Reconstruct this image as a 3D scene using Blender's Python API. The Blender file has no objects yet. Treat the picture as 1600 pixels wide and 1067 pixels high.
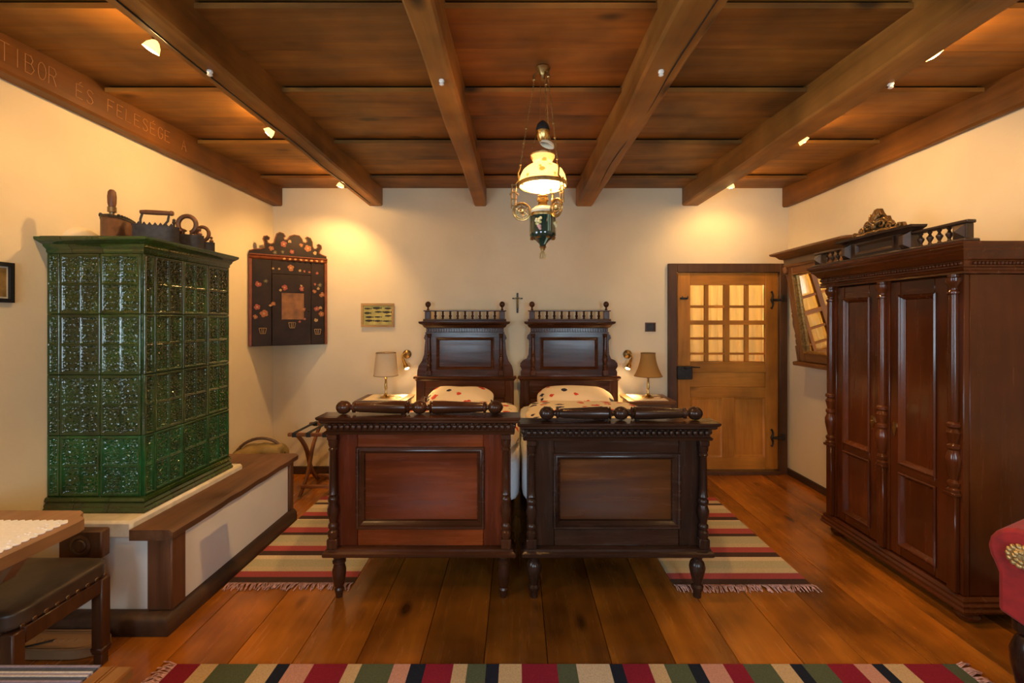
import bpy, math, random
from mathutils import Vector, Matrix, noise as mnoise
R = math.radians
PI = math.pi
random.seed(7)
sc = bpy.context.scene
C = sc.collection

# ------------------------------------------------------------------ camera, world, exposure
cam_d = bpy.data.cameras.new('camera')
cam = bpy.data.objects.new('camera', cam_d); C.objects.link(cam)
cam.location = (0, 0, 1.53); cam.rotation_euler = (R(90), 0, 0)
cam_d.sensor_width = 36; cam_d.lens = 705 / 1600 * 36
cam_d.shift_x = -7 / 1600; cam_d.shift_y = -33.5 / 1600
cam_d.clip_start = 0.02
sc.camera = cam

world = bpy.data.worlds.new('world'); sc.world = world; world.use_nodes = True
bg = world.node_tree.nodes['Background']
bg.inputs[0].default_value = (0.62, 0.80, 1.0, 1)
bg.inputs[1].default_value = 9.0

sc.view_settings.view_transform = 'Standard'; sc.view_settings.look = 'None'
sc.view_settings.gamma = 1; sc.view_settings.use_curve_mapping = False
sc.view_settings.exposure = 1.22
sc.cycles.use_denoising = True
sc.cycles.max_bounces = 8; sc.cycles.diffuse_bounces = 5; sc.cycles.glossy_bounces = 3
sc.cycles.sample_clamp_indirect = 6.0
sc.cycles.caustics_reflective = False; sc.cycles.caustics_refractive = False

WARM = (1.0, 0.575, 0.20)
SPOT_W = 7.5
LEAK_W = 2.6
PENDANT_W = 66.0
XL, XR, YB, YF, ZC = -2.43, 2.71, 4.5, -1.4, 2.83
WINDOWS = [(-1.75, -0.65), (0.75, 1.85)]     # openings in the wall opposite the beds
LWIN = (-.05, 1.05)                          # opening in the left wall beside the table
WZ0, WZ1 = 0.85, 2.15
for (a, b) in WINDOWS:
    pl = bpy.data.lights.new('window_portal', 'AREA'); pl.shape = 'RECTANGLE'
    pl.size = b - a; pl.size_y = WZ1 - WZ0; pl.cycles.is_portal = True
    po = bpy.data.objects.new('window_portal', pl); C.objects.link(po)
    po.location = ((a + b) / 2, YF - 0.16, (WZ0 + WZ1) / 2); po.rotation_euler = (R(90), 0, 0)

pl = bpy.data.lights.new('window_portal', 'AREA'); pl.shape = 'RECTANGLE'
pl.size = LWIN[1] - LWIN[0]; pl.size_y = WZ1 - WZ0; pl.cycles.is_portal = True
po = bpy.data.objects.new('window_portal', pl); C.objects.link(po)
po.location = (XL - .16, sum(LWIN) / 2, (WZ0 + WZ1) / 2); po.rotation_euler = (R(90), 0, R(-90))

# ------------------------------------------------------------------ materials
def newmat(name):
    m = bpy.data.materials.new(name); m.use_nodes = True
    nt = m.node_tree; b = nt.nodes['Principled BSDF']
    return m, nt, b

def lk(nt, a, b): nt.links.new(a, b)

def plain(name, col, rough=0.5, metal=0.0, noise=0.0, nscale=30, bump=0.0, coat=0.0, spec=0.5, emit=None, es=0):
    m, nt, b = newmat(name)
    b.inputs['Base Color'].default_value = (*col, 1); b.inputs['Roughness'].default_value = rough
    b.inputs['Metallic'].default_value = metal; b.inputs['Coat Weight'].default_value = coat
    b.inputs['Specular IOR Level'].default_value = spec
    if emit: b.inputs['Emission Color'].default_value = (*emit, 1); b.inputs['Emission Strength'].default_value = es
    if noise or bump:
        tc = nt.nodes.new('ShaderNodeTexCoord'); n = nt.nodes.new('ShaderNodeTexNoise')
        n.inputs['Scale'].default_value = nscale; n.inputs['Detail'].default_value = 5
        lk(nt, tc.outputs['Object'], n.inputs['Vector'])
        if noise:
            r = nt.nodes.new('ShaderNodeMapRange'); r.inputs[1].default_value = .3; r.inputs[2].default_value = .7
            r.inputs[3].default_value = 1 - noise; r.inputs[4].default_value = 1 + noise * .6
            lk(nt, n.outputs[0], r.inputs[0])
            v = nt.nodes.new('ShaderNodeVectorMath'); v.operation = 'SCALE'; v.inputs[0].default_value = col
            lk(nt, r.outputs[0], v.inputs['Scale']); lk(nt, v.outputs[0], b.inputs['Base Color'])
        if bump:
            bp = nt.nodes.new('ShaderNodeBump'); bp.inputs['Strength'].default_value = bump; bp.inputs['Distance'].default_value = .004
            lk(nt, n.outputs[0], bp.inputs['Height']); lk(nt, bp.outputs[0], b.inputs['Normal'])
    return m

def wood(name, c1, c2, axis='z', across=11.0, rough=0.35, coat=0.0, knots=0.0, bump=0.15, blotch=0.35, rvar=0.12, spec=.38):
    m, nt, b = newmat(name)
    N = nt.nodes.new
    tc = N('ShaderNodeTexCoord'); oi = N('ShaderNodeObjectInfo')
    off = N('ShaderNodeVectorMath'); off.operation = 'SCALE'; off.inputs[0].default_value = (13.7, 7.9, 31.3)
    lk(nt, oi.outputs['Random'], off.inputs['Scale'])
    add = N('ShaderNodeVectorMath'); lk(nt, tc.outputs['Object'], add.inputs[0]); lk(nt, off.outputs[0], add.inputs[1])
    mp = N('ShaderNodeMapping')
    s = [across] * 3; s['xyz'.index(axis)] = across * 0.075
    mp.inputs['Scale'].default_value = s
    lk(nt, add.outputs[0], mp.inputs[0])
    n1 = N('ShaderNodeTexNoise'); n1.inputs['Scale'].default_value = 1.0; n1.inputs['Detail'].default_value = 7
    n1.inputs['Roughness'].default_value = .6; n1.inputs['Distortion'].default_value = 0.9
    lk(nt, mp.outputs[0], n1.inputs['Vector'])
    n2 = N('ShaderNodeTexNoise'); n2.inputs['Scale'].default_value = 6.0; n2.inputs['Detail'].default_value = 4
    lk(nt, mp.outputs[0], n2.inputs['Vector'])
    n3 = N('ShaderNodeTexNoise'); n3.inputs['Scale'].default_value = 2.3; n3.inputs['Detail'].default_value = 3
    lk(nt, add.outputs[0], n3.inputs['Vector'])
    ramp = N('ShaderNodeValToRGB'); ramp.color_ramp.elements[0].position = .25; ramp.color_ramp.elements[1].position = .78
    ramp.color_ramp.elements[0].color = (*c1, 1); ramp.color_ramp.elements[1].color = (*c2, 1)
    lk(nt, n1.outputs[0], ramp.inputs[0])
    def mr(src, lo, hi, a=.3, z=.7):
        r = N('ShaderNodeMapRange'); r.inputs[1].default_value = a; r.inputs[2].default_value = z
        r.inputs[3].default_value = lo; r.inputs[4].default_value = hi; lk(nt, src, r.inputs[0]); return r.outputs[0]
    f2 = mr(n2.outputs[0], .88, 1.08); f3 = mr(n3.outputs[0], 1 - blotch, 1 + blotch * .7)
    mu = N('ShaderNodeMath'); mu.operation = 'MULTIPLY'; lk(nt, f2, mu.inputs[0]); lk(nt, f3, mu.inputs[1])
    fac = mu.outputs[0]
    if knots:
        mk = N('ShaderNodeMapping'); s2 = [3.2] * 3; s2['xyz'.index(axis)] = 1.5; mk.inputs['Scale'].default_value = s2
        nd = N('ShaderNodeVectorMath'); nd.operation = 'MULTIPLY_ADD'
        lk(nt, n3.outputs[1], nd.inputs[0]); nd.inputs[1].default_value = (.06, .06, .06); lk(nt, add.outputs[0], nd.inputs[2])
        lk(nt, nd.outputs[0], mk.inputs[0])
        vo = N('ShaderNodeTexVoronoi'); vo.inputs['Scale'].default_value = 1.0; lk(nt, mk.outputs[0], vo.inputs['Vector'])
        kf = mr(vo.outputs['Distance'], 1 - knots, 1.0, .05, .14)
        m2 = N('ShaderNodeMath'); m2.operation = 'MULTIPLY'; lk(nt, fac, m2.inputs[0]); lk(nt, kf, m2.inputs[1]); fac = m2.outputs[0]
    v = N('ShaderNodeVectorMath'); v.operation = 'SCALE'; lk(nt, ramp.outputs[0], v.inputs[0]); lk(nt, fac, v.inputs['Scale'])
    v2 = N('ShaderNodeVectorMath'); v2.operation = 'MULTIPLY'; lk(nt, v.outputs[0], v2.inputs[0]); lk(nt, oi.outputs['Color'], v2.inputs[1])
    lk(nt, v2.outputs[0], b.inputs['Base Color'])
    lk(nt, mr(n2.outputs[0], rough - rvar * .5, rough + rvar), b.inputs['Roughness'])
    b.inputs['Coat Weight'].default_value = coat; b.inputs['Coat Roughness'].default_value = .12; b.inputs['Specular IOR Level'].default_value = spec
    bp = N('ShaderNodeBump'); bp.inputs['Strength'].default_value = bump; bp.inputs['Distance'].default_value = .003
    lk(nt, n2.outputs[0], bp.inputs['Height']); lk(nt, bp.outputs[0], b.inputs['Normal'])
    return m

def plaster(name, col):
    m, nt, b = newmat(name); N = nt.nodes.new
    tc = N('ShaderNodeTexCoord')
    n1 = N('ShaderNodeTexNoise'); n1.inputs['Scale'].default_value = 2.2; n1.inputs['Detail'].default_value = 4
    n2 = N('ShaderNodeTexNoise'); n2.inputs['Scale'].default_value = 26; n2.inputs['Detail'].default_value = 6
    n3 = N('ShaderNodeTexNoise'); n3.inputs['Scale'].default_value = 5; n3.inputs['Detail'].default_value = 2
    for n in (n1, n2, n3): lk(nt, tc.outputs['Object'], n.inputs['Vector'])
    r = N('ShaderNodeMapRange'); r.inputs[1].default_value = .3; r.inputs[2].default_value = .7; r.inputs[3].default_value = .94; r.inputs[4].default_value = 1.03
    lk(nt, n1.outputs[0], r.inputs[0])
    v = N('ShaderNodeVectorMath'); v.operation = 'SCALE'; v.inputs[0].default_value = col
    lk(nt, r.outputs[0], v.inputs['Scale']); lk(nt, v.outputs[0], b.inputs['Base Color'])
    b.inputs['Roughness'].default_value = .9; b.inputs['Specular IOR Level'].default_value = .15
    mx = N('ShaderNodeMath'); mx.operation = 'MULTIPLY_ADD'; mx.inputs[1].default_value = 2.5
    lk(nt, n3.outputs[0], mx.inputs[0]); lk(nt, n2.outputs[0], mx.inputs[2])
    bp = N('ShaderNodeBump'); bp.inputs['Strength'].default_value = .22; bp.inputs['Distance'].default_value = .006
    lk(nt, mx.outputs[0], bp.inputs['Height']); lk(nt, bp.outputs[0], b.inputs['Normal'])
    return m

def glaze(name, col, rough=.13):
    m, nt, b = newmat(name); N = nt.nodes.new
    tc = N('ShaderNodeTexCoord'); oi = N('ShaderNodeObjectInfo')
    off = N('ShaderNodeVectorMath'); off.operation = 'SCALE'; off.inputs[0].default_value = (3.1, 5.7, 9.3); lk(nt, oi.outputs['Random'], off.inputs['Scale'])
    add = N('ShaderNodeVectorMath'); lk(nt, tc.outputs['Object'], add.inputs[0]); lk(nt, off.outputs[0], add.inputs[1])
    n = N('ShaderNodeTexNoise'); n.inputs['Scale'].default_value = 9; n.inputs['Detail'].default_value = 4; lk(nt, add.outputs[0], n.inputs['Vector'])
    ramp = N('ShaderNodeValToRGB'); e = ramp.color_ramp.elements
    e[0].position = .3; e[1].position = .7
    e[0].color = (col[0] * .55, col[1] * .5, col[2] * .5, 1); e[1].color = (col[0] * 1.35, col[1] * 1.3, col[2] * 1.2, 1)
    lk(nt, n.outputs[0], ramp.inputs[0])
    v2 = N('ShaderNodeVectorMath'); v2.operation = 'MULTIPLY'; lk(nt, ramp.outputs[0], v2.inputs[0]); lk(nt, oi.outputs['Color'], v2.inputs[1])
    lk(nt, v2.outputs[0], b.inputs['Base Color'])
    b.inputs['Roughness'].default_value = rough; b.inputs['Coat Weight'].default_value = .6; b.inputs['Coat Roughness'].default_value = .06
    nb = N('ShaderNodeTexNoise'); nb.inputs['Scale'].default_value = 70; nb.inputs['Detail'].default_value = 2; lk(nt, tc.outputs['Object'], nb.inputs['Vector'])
    bp = N('ShaderNodeBump'); bp.inputs['Strength'].default_value = .25; bp.inputs['Distance'].default_value = .003
    lk(nt, nb.outputs[0], bp.inputs['Height']); lk(nt, bp.outputs[0], b.inputs['Normal']); lk(nt, bp.outputs[0], b.inputs['Coat Normal'])
    return m

def floral(name, base, scale=10.0):
    m, nt, b = newmat(name); N = nt.nodes.new
    tc = N('ShaderNodeTexCoord')
    dn = N('ShaderNodeTexNoise'); dn.inputs['Scale'].default_value = 22; lk(nt, tc.outputs['Object'], dn.inputs['Vector'])
    ad = N('ShaderNodeVectorMath'); ad.operation = 'MULTIPLY_ADD'; lk(nt, dn.outputs[1], ad.inputs[0]); ad.inputs[1].default_value = (.05, .05, .05); lk(nt, tc.outputs['Object'], ad.inputs[2])
    vo = N('ShaderNodeTexVoronoi'); vo.inputs['Scale'].default_value = scale; vo.inputs['Randomness'].default_value = .6
    lk(nt, ad.outputs[0], vo.inputs['Vector'])
    th = N('ShaderNodeMath'); th.operation = 'LESS_THAN'; th.inputs[1].default_value = .34; lk(nt, vo.outputs['Distance'], th.inputs[0])
    sep = N('ShaderNodeSeparateColor'); lk(nt, vo.outputs['Color'], sep.inputs[0])
    ramp = N('ShaderNodeValToRGB'); ramp.color_ramp.interpolation = 'CONSTANT'; e = ramp.color_ramp.elements
    e[0].position = 0; e[0].color = (.55, .05, .03, 1); e[1].position = .4; e[1].color = (.03, .03, .06, 1)
    x = e.new(.7); x.color = (*base, 1)
    lk(nt, sep.outputs[0], ramp.inputs[0])
    mix = N('ShaderNodeMix'); mix.data_type = 'RGBA'; mix.inputs[6].default_value = (*base, 1)
    lk(nt, th.outputs[0], mix.inputs[0]); lk(nt, ramp.outputs[0], mix.inputs[7]); lk(nt, mix.outputs[2], b.inputs['Base Color'])
    b.inputs['Roughness'].default_value = .85; b.inputs['Specular IOR Level'].default_value = .2
    return m

def woven(name, col, var=.18, sc_=(220, 220, 220)):
    m = plain(name, col, .95, noise=var, nscale=140, bump=.5, spec=.1)
    return m

WALL = plaster('plaster_wall', (.785, .665, .455))
WALLW = plaster('plaster_white', (.80, .76, .70))
PALE_EDGE = plain('ledge_paint', (.72, .64, .5), .7, noise=.15, nscale=20, bump=.4)
BOARD = wood('ceiling_wood', (.155, .058, .007), (.35, .150, .022), 'x', 7, .55, knots=.75, blotch=.55, bump=.3)
BEAM = wood('beam_wood', (.20, .073, .010), (.48, .205, .038), 'y', 6, .5, knots=.8, blotch=.5, bump=.4)
FLOORM = wood('floor_wood', (.145, .041, .004), (.285, .094, .009), 'y', 5, .20, coat=.15, knots=.75, blotch=.55, bump=.03)
PINE_Z = wood('pine_z', (.41, .150, .018), (.54, .22, .032), 'z', 9, .4, knots=.6)
PINE_X = wood('pine_x', (.41, .150, .018), (.54, .22, .032), 'x', 9, .4, knots=.6)
FRAME = wood('frame_brown', (.060, .026, .012), (.13, .058, .026), 'z', 12, .45)
MAH_X = wood('mahogany_x', (.060, .009, .003), (.25, .050, .009), 'x', 6, .22, coat=.1, bump=.05, spec=.25)
MAH_Z = wood('mahogany_z', (.055, .009, .003), (.15, .028, .008), 'z', 6, .22, coat=.1, bump=.05, spec=.25)
DARK_X = wood('darkwood_x', (.017, .008, .006), (.048, .019, .009), 'x', 7, .20, coat=.12, bump=.05, spec=.25)
DARK_Z = wood('darkwood_z', (.017, .008, .006), (.044, .018, .009), 'z', 7, .20, coat=.12, bump=.05, spec=.25)
WAL_X = wood('walnut_x', (.026, .008, .003), (.15, .048, .009), 'x', 6, .22, coat=.1, bump=.05, spec=.25)
HEAD_X = wood('head_x', (.030, .009, .004), (.095, .030, .011), 'x', 6, .20, coat=.12, bump=.05, spec=.25)
HEAD_Z = wood('head_z', (.030, .009, .004), (.085, .027, .010), 'z', 6, .20, coat=.12, bump=.05, spec=.25)
WARD_Z = wood('wardrobe_z', (.068, .014, .003), (.115, .028, .006), 'z', 4, .20, coat=.15, bump=.04, spec=.28)
WARD_X = wood('wardrobe_x', (.068, .014, .003), (.115, .028, .006), 'x', 4, .20, coat=.15, bump=.04, spec=.28)
GALLERY = wood('gallery_wood', (.025, .012, .007), (.075, .034, .016), 'x', 10, .35, coat=.2)
BENCHW_Y = wood('bench_wood_y', (.085, .036, .016), (.19, .085, .038), 'y', 9, .45, bump=.3)
BENCHW_Z = wood('bench_wood_z', (.085, .032, .014), (.19, .075, .030), 'z', 9, .45, bump=.3, knots=.5)
SKIRT = wood('skirting_wood', (.035, .018, .010), (.095, .045, .022), 'y', 9, .5, bump=.4)
TABLEW = wood('table_wood', (.24, .12, .055), (.42, .24, .12), 'y', 9, .45, bump=.25)
STOOLW = wood('stool_wood', (.050, .020, .010), (.13, .05, .02), 'z', 12, .35, coat=.1)
ORANGEW = wood('orange_wood', (.24, .095, .022), (.36, .16, .045), 'y', 9, .35, coat=.1)
RACKW = wood('rack_wood', (.17, .055, .015), (.30, .11, .035), 'z', 12, .4)
RACKW_X = wood('rack_wood_x', (.17, .055, .015), (.30, .11, .035), 'x', 12, .4)
NIGHTW = wood('night_wood', (.12, .045, .016), (.27, .11, .035), 'x', 10, .35, coat=.1)
NIGHTD = wood('night_dark', (.050, .022, .012), (.12, .05, .025), 'x', 10, .35, coat=.1)
TRAYW = wood('tray_wood', (.17, .085, .038), (.33, .19, .09), 'x', 10, .6, bump=.3)
GREEN = glaze('green_glaze', (.014, .042, .012), .09)
CORE = plain('stove_core', (.02, .035, .018), .4)
BRASS = plain('brass', (.62, .40, .13), .25, 1.0, noise=.2, nscale=40)
ABRASS = plain('aged_brass', (.42, .27, .10), .35, 1.0, noise=.35, nscale=50)
GILT = plain('gilt', (.42, .24, .07), .38, .8, noise=.5, nscale=60)
IRON = plain('iron', (.045, .038, .034), .45, .6, noise=.3, nscale=40, bump=.2)
IRONB = plain('rusty_iron', (.16, .075, .04), .5, .4, noise=.3, nscale=30, bump=.3)
BLACK = plain('black', (.008, .008, .008), .5)
WEB = plain('black_webbing', (.012, .012, .012), .8)
LEATHER = plain('leather', (.055, .034, .022), .38, noise=.35, nscale=14, bump=.3)
NAILS = plain('nailheads', (.22, .15, .08), .35, .9)
LINEN = plain('white_linen', (.80, .80, .82), .9, noise=.06, nscale=90, bump=.2, spec=.1)
CREAM = plain('cream_cloth', (.74, .64, .48), .9, noise=.06, nscale=60, bump=.2, spec=.1)
FLORAL = floral('floral_print', (.78, .66, .50))
PORCELAIN = plain('porcelain', (.8, .78, .72), .2)
RED = plain('red_velvet', (.27, .007, .008), .75, noise=.3, nscale=25, bump=.4)
RED.node_tree.nodes['Principled BSDF'].inputs['Sheen Weight'].default_value = .12
GLASS, nt_, b_ = newmat('pane_glass')
_t = nt_.nodes.new('ShaderNodeBsdfTransparent'); _t.inputs[0].default_value = (.96, .96, .93, 1); _g = nt_.nodes.new('ShaderNodeBsdfGlossy'); _g.inputs['Roughness'].default_value = .03
_f = nt_.nodes.new('ShaderNodeFresnel'); _f.inputs[0].default_value = 1.35; _m = nt_.nodes.new('ShaderNodeMixShader')
lk(nt_, _f.outputs[0], _m.inputs[0]); lk(nt_, _t.outputs[0], _m.inputs[1]); lk(nt_, _g.outputs[0], _m.inputs[2]); lk(nt_, _m.outputs[0], nt_.nodes['Material Output'].inputs[0])
MIRROR = plain('mirror_silver', (.82, .80, .76), .015, 1.0)

REFL = plain('dichroic_glass', (.8, .55, .25), .2, emit=(1, .58, .16), es=1.2)
BULB = plain('bulb_glow', (1, .8, .5), .4, emit=(1, .80, .48), es=30)
def shade(name, col, k=.35):
    m, nt, b = newmat(name); b.inputs['Base Color'].default_value = (*col, 1); b.inputs['Roughness'].default_value = .9
    tr = nt.nodes.new('ShaderNodeBsdfTranslucent'); tr.inputs[0].default_value = (*col, 1)
    mx = nt.nodes.new('ShaderNodeMixShader'); mx.inputs[0].default_value = k
    lk(nt, b.outputs[0], mx.inputs[1]); lk(nt, tr.outputs[0], mx.inputs[2]); lk(nt, mx.outputs[0], nt.nodes['Material Output'].inputs[0]); return m
CURTAIN = shade('curtain', (.88, .78, .52), .45)
CAVITY = plain('dark_wood_joint', (.014, .007, .004), .8)

# ------------------------------------------------------------------ mesh builder
class MB:
    def __init__(s): s.v = []; s.f = []; s.mi = []
    def add(s, vs, fs, mi=0):
        n = len(s.v); s.v += [tuple(p) for p in vs]
        for f in fs: s.f.append([i + n for i in f]); s.mi.append(mi)
        return s
    def xf(s, n0, M):
        for i in range(n0, len(s.v)): s.v[i] = tuple(M @ Vector(s.v[i]))
        return s
    def box(s, x0, x1, y0, y1, z0, z1, c=.003, mi=0):
        if x0 > x1: x0, x1 = x1, x0
        if y0 > y1: y0, y1 = y1, y0
        if z0 > z1: z0, z1 = z1, z0
        c = min(c, (x1 - x0) * .3, (y1 - y0) * .3, (z1 - z0) * .3)
        X = (x0, x1); Y = (y0, y1); Z = (z0, z1); sg = (1, -1)
        if c <= 0:
            vs = [(X[i], Y[j], Z[k]) for i in (0, 1) for j in (0, 1) for k in (0, 1)]
            return s.add(vs, [(0, 1, 3, 2), (4, 6, 7, 5), (0, 4, 5, 1), (2, 3, 7, 6), (0, 2, 6, 4), (1, 5, 7, 3)], mi)
        vs = []; ix = {}
        for i in (0, 1):
            for j in (0, 1):
                for k in (0, 1):
                    cx, cy, cz = X[i], Y[j], Z[k]; dx, dy, dz = sg[i] * c, sg[j] * c, sg[k] * c
                    for a, p in enumerate(((cx, cy + dy, cz + dz), (cx + dx, cy, cz + dz), (cx + dx, cy + dy, cz))):
                        ix[(i, j, k, a)] = len(vs); vs.append(p)
        fs = []
        for i in (0, 1):
            q = [ix[(i, 0, 0, 0)], ix[(i, 0, 1, 0)], ix[(i, 1, 1, 0)], ix[(i, 1, 0, 0)]]; fs.append(q if i == 0 else q[::-1])
            q = [ix[(0, i, 0, 1)], ix[(1, i, 0, 1)], ix[(1, i, 1, 1)], ix[(0, i, 1, 1)]]; fs.append(q if i == 0 else q[::-1])
            q = [ix[(0, 0, i, 2)], ix[(0, 1, i, 2)], ix[(1, 1, i, 2)], ix[(1, 0, i, 2)]]; fs.append(q if i == 0 else q[::-1])
        for j in (0, 1):
            for k in (0, 1):
                fs.append([ix[(0, j, k, 1)], ix[(1, j, k, 1)], ix[(1, j, k, 2)], ix[(0, j, k, 2)]])
                fs.append([ix[(j, 0, k, 0)], ix[(j, 1, k, 0)], ix[(j, 1, k, 2)], ix[(j, 0, k, 2)]])
                fs.append([ix[(j, k, 0, 0)], ix[(j, k, 1, 0)], ix[(j, k, 1, 1)], ix[(j, k, 0, 1)]])
        for i in (0, 1):
            for j in (0, 1):
                for k in (0, 1): fs.append([ix[(i, j, k, 0)], ix[(i, j, k, 1)], ix[(i, j, k, 2)]])
        return s.add(vs, fs, mi)
    def lathe(s, prof, at=(0, 0, 0), n=16, M=None, mi=0, sx=1, sy=1):
        n0 = len(s.v); vs = []; rings = []
        for (r, z) in prof:
            if r < 1e-6: rings.append([len(vs)]); vs.append((0, 0, z))
            else:
                rings.append(list(range(len(vs), len(vs) + n)))
                for i in range(n): a = 2 * PI * i / n; vs.append((r * math.cos(a) * sx, r * math.sin(a) * sy, z))
        fs = []
        for a, b in zip(rings, rings[1:]):
            for i in range(n):
                j = (i + 1) % n
                if len(a) == 1 and len(b) == 1: continue
                if len(a) == 1: fs.append((a[0], b[j], b[i]))
                elif len(b) == 1: fs.append((a[i], a[j], b[0]))
                else: fs.append((a[i], a[j], b[j], b[i]))
        if len(rings[0]) > 1: fs.append(rings[0][::-1])
        if len(rings[-1]) > 1: fs.append(rings[-1])
        s.add(vs, fs, mi)
        T = Matrix.Translation(at)
        s.xf(n0, T @ M if M is not None else T)
        return s
    def tube(s, pts, r, n=8, mi=0, closed=False, caps=True):
        pts = [Vector(p) for p in pts]; rs = r if isinstance(r, (list, tuple)) else [r] * len(pts)
        vs = []; fs = []; L = len(pts); up = None
        for i, p in enumerate(pts):
            if closed: t = pts[(i + 1) % L] - pts[i - 1]
            else: t = pts[min(i + 1, L - 1)] - pts[max(i - 1, 0)]
            t = t.normalized() if t.length > 1e-9 else Vector((0, 0, 1))
            if up is None: up = Vector((0, 0, 1)) if abs(t.z) < .9 else Vector((1, 0, 0))
            u = (up - t * up.dot(t))
            u = u.normalized() if u.length > 1e-6 else t.orthogonal().normalized()
            w = t.cross(u); up = u
            for k in range(n): a = 2 * PI * k / n; vs.append(p + (u * math.cos(a) + w * math.sin(a)) * rs[i])
        for i in range(L if closed else L - 1):
            j = (i + 1) % L
            for k in range(n): q = (k + 1) % n; fs.append((i * n + k, i * n + q, j * n + q, j * n + k))
        if not closed and caps: fs.append(tuple(range(n))[::-1]); fs.append(tuple((L - 1) * n + k for k in range(n)))
        return s.add(vs, fs, mi)
    def prism(s, poly, y0, y1, mi=0, plane='xz'):
        n = len(poly)
        def P(a, b, y): return (a, y, b) if plane == 'xz' else ((a, b, y) if plane == 'xy' else (y, a, b))
        vs = [P(a, b, y0) for a, b in poly] + [P(a, b, y1) for a, b in poly]
        fs = [tuple(range(n)), tuple(range(2 * n - 1, n - 1, -1))] + [(i, i + n, (i + 1) % n + n, (i + 1) % n) for i in range(n)]
        return s.add(vs, fs, mi)
    def mould(s, prof, path, mi=0, closed=False):
        """closed profile (out, z) swept along an xy path, outward = right of travel, mitred"""
        path = [Vector((p[0], p[1])) for p in path]; L = len(path); np_ = len(prof); vs = []; fs = []
        def nrm(a, b): d = (b - a).normalized(); return Vector((d.y, -d.x))
        for i, p in enumerate(path):
            if closed or 0 < i < L - 1:
                n1 = nrm(path[i - 1], p); n2 = nrm(p, path[(i + 1) % L]); m = n1 + n2; m = m / max(.2, m.dot(n1))
            elif i == 0: m = nrm(p, path[1])
            else: m = nrm(path[-2], p)
            for (o, z) in prof: vs.append((p.x + m.x * o, p.y + m.y * o, z))
        for i in range(L if closed else L - 1):
            j = (i + 1) % L
            for k in range(np_): q = (k + 1) % np_; fs.append((i * np_ + k, j * np_ + k, j * np_ + q, i * np_ + q))
        if not closed: fs.append(tuple(range(np_))); fs.append(tuple((L - 1) * np_ + k for k in range(np_))[::-1])
        return s.add(vs, fs, mi)
    def frame(s, x0, x1, z0, z1, prof, mi=0):
        """mitred rectangular ring in xz facing -y; prof: closed list of (inset, y)"""
        vs = []; n = len(prof); fs = []
        for (t, y) in prof: vs += [(x0 + t, y, z0 + t), (x1 - t, y, z0 + t), (x1 - t, y, z1 - t), (x0 + t, y, z1 - t)]
        for i in range(n):
            j = (i + 1) % n
            for k in range(4): q = (k + 1) % 4; fs.append((i * 4 + k, i * 4 + q, j * 4 + q, j * 4 + k))
        return s.add(vs, fs, mi)
    def ball(s, c, rx, ry=None, rz=None, n=12, m=8, mi=0):
        ry = rx if ry is None else ry; rz = rx if rz is None else rz
        prof = [(math.sin(PI * i / m), -math.cos(PI * i / m)) for i in range(m + 1)]
        prof[0] = (0, -1); prof[-1] = (0, 1)
        return s.lathe(prof, c, n, Matrix.Diagonal((rx, ry, rz, 1)), mi)
    def puff(s, c, h, e=5.0, n=12, amp=0.0, fr=4.0, seed=0, mi=0, squash=0):
        """soft superquadric box centre c half sizes h"""
        vs = []; fs = []
        def pt(p):
            k = sum(abs(q) ** e for q in p) ** (1 / e); q = [a / k for a in p]
            w = Vector((q[0] * h[0], q[1] * h[1], q[2] * h[2]))
            if squash:
                rr = max(abs(q[0]), abs(q[1])); w.z *= (1 - squash * rr ** 3)
            if amp:
                nz = mnoise.noise(Vector((w.x * fr + seed, w.y * fr, w.z * fr))); w += w.normalized() * nz * amp
            return (w.x + c[0], w.y + c[1], w.z + c[2])
        for ax in range(3):
            for sg in (-1, 1):
                b = len(vs)
                for i in range(n + 1):
                    for j in range(n + 1):
                        p = [0, 0, 0]; p[ax] = sg; p[(ax + 1) % 3] = -1 + 2 * i / n; p[(ax + 2) % 3] = -1 + 2 * j / n; vs.append(pt(p))
                for i in range(n):
                    for j in range(n):
                        q = [b + i * (n + 1) + j, b + (i + 1) * (n + 1) + j, b + (i + 1) * (n + 1) + j + 1, b + i * (n + 1) + j + 1]
                        fs.append(q if sg > 0 else q[::-1])
        key = {}; rm = []; nv = []
        for p in vs:
            k = tuple(round(a, 5) for a in p)
            if k not in key: key[k] = len(nv); nv.append(p)
            rm.append(key[k])
        return s.add(nv, [[rm[i] for i in f] for f in fs], mi)
    def mesh(s, name, mats, angle=38):
        me = bpy.data.meshes.new(name); me.from_pydata(s.v, [], s.f)
        mats = mats if isinstance(mats, (list, tuple)) else [mats]
        for m in mats: me.materials.append(m)
        if len(mats) > 1: me.polygons.foreach_set('material_index', s.mi)
        me.validate(); 
        import bmesh
        b = bmesh.new(); b.from_mesh(me); bmesh.ops.recalc_face_normals(b, faces=b.faces); b.to_mesh(me); b.free()
        me.shade_smooth(); me.set_sharp_from_angle(angle=R(angle)); me.update()
        return me
    def obj(s, name, mats, parent=None, angle=38, loc=None, rot=None):
        o = bpy.data.objects.new(name, s.mesh(name, mats, angle)); C.objects.link(o)
        if parent: o.parent = parent
        if loc: o.location = loc
        if rot: o.rotation_euler = rot
        return o

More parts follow.
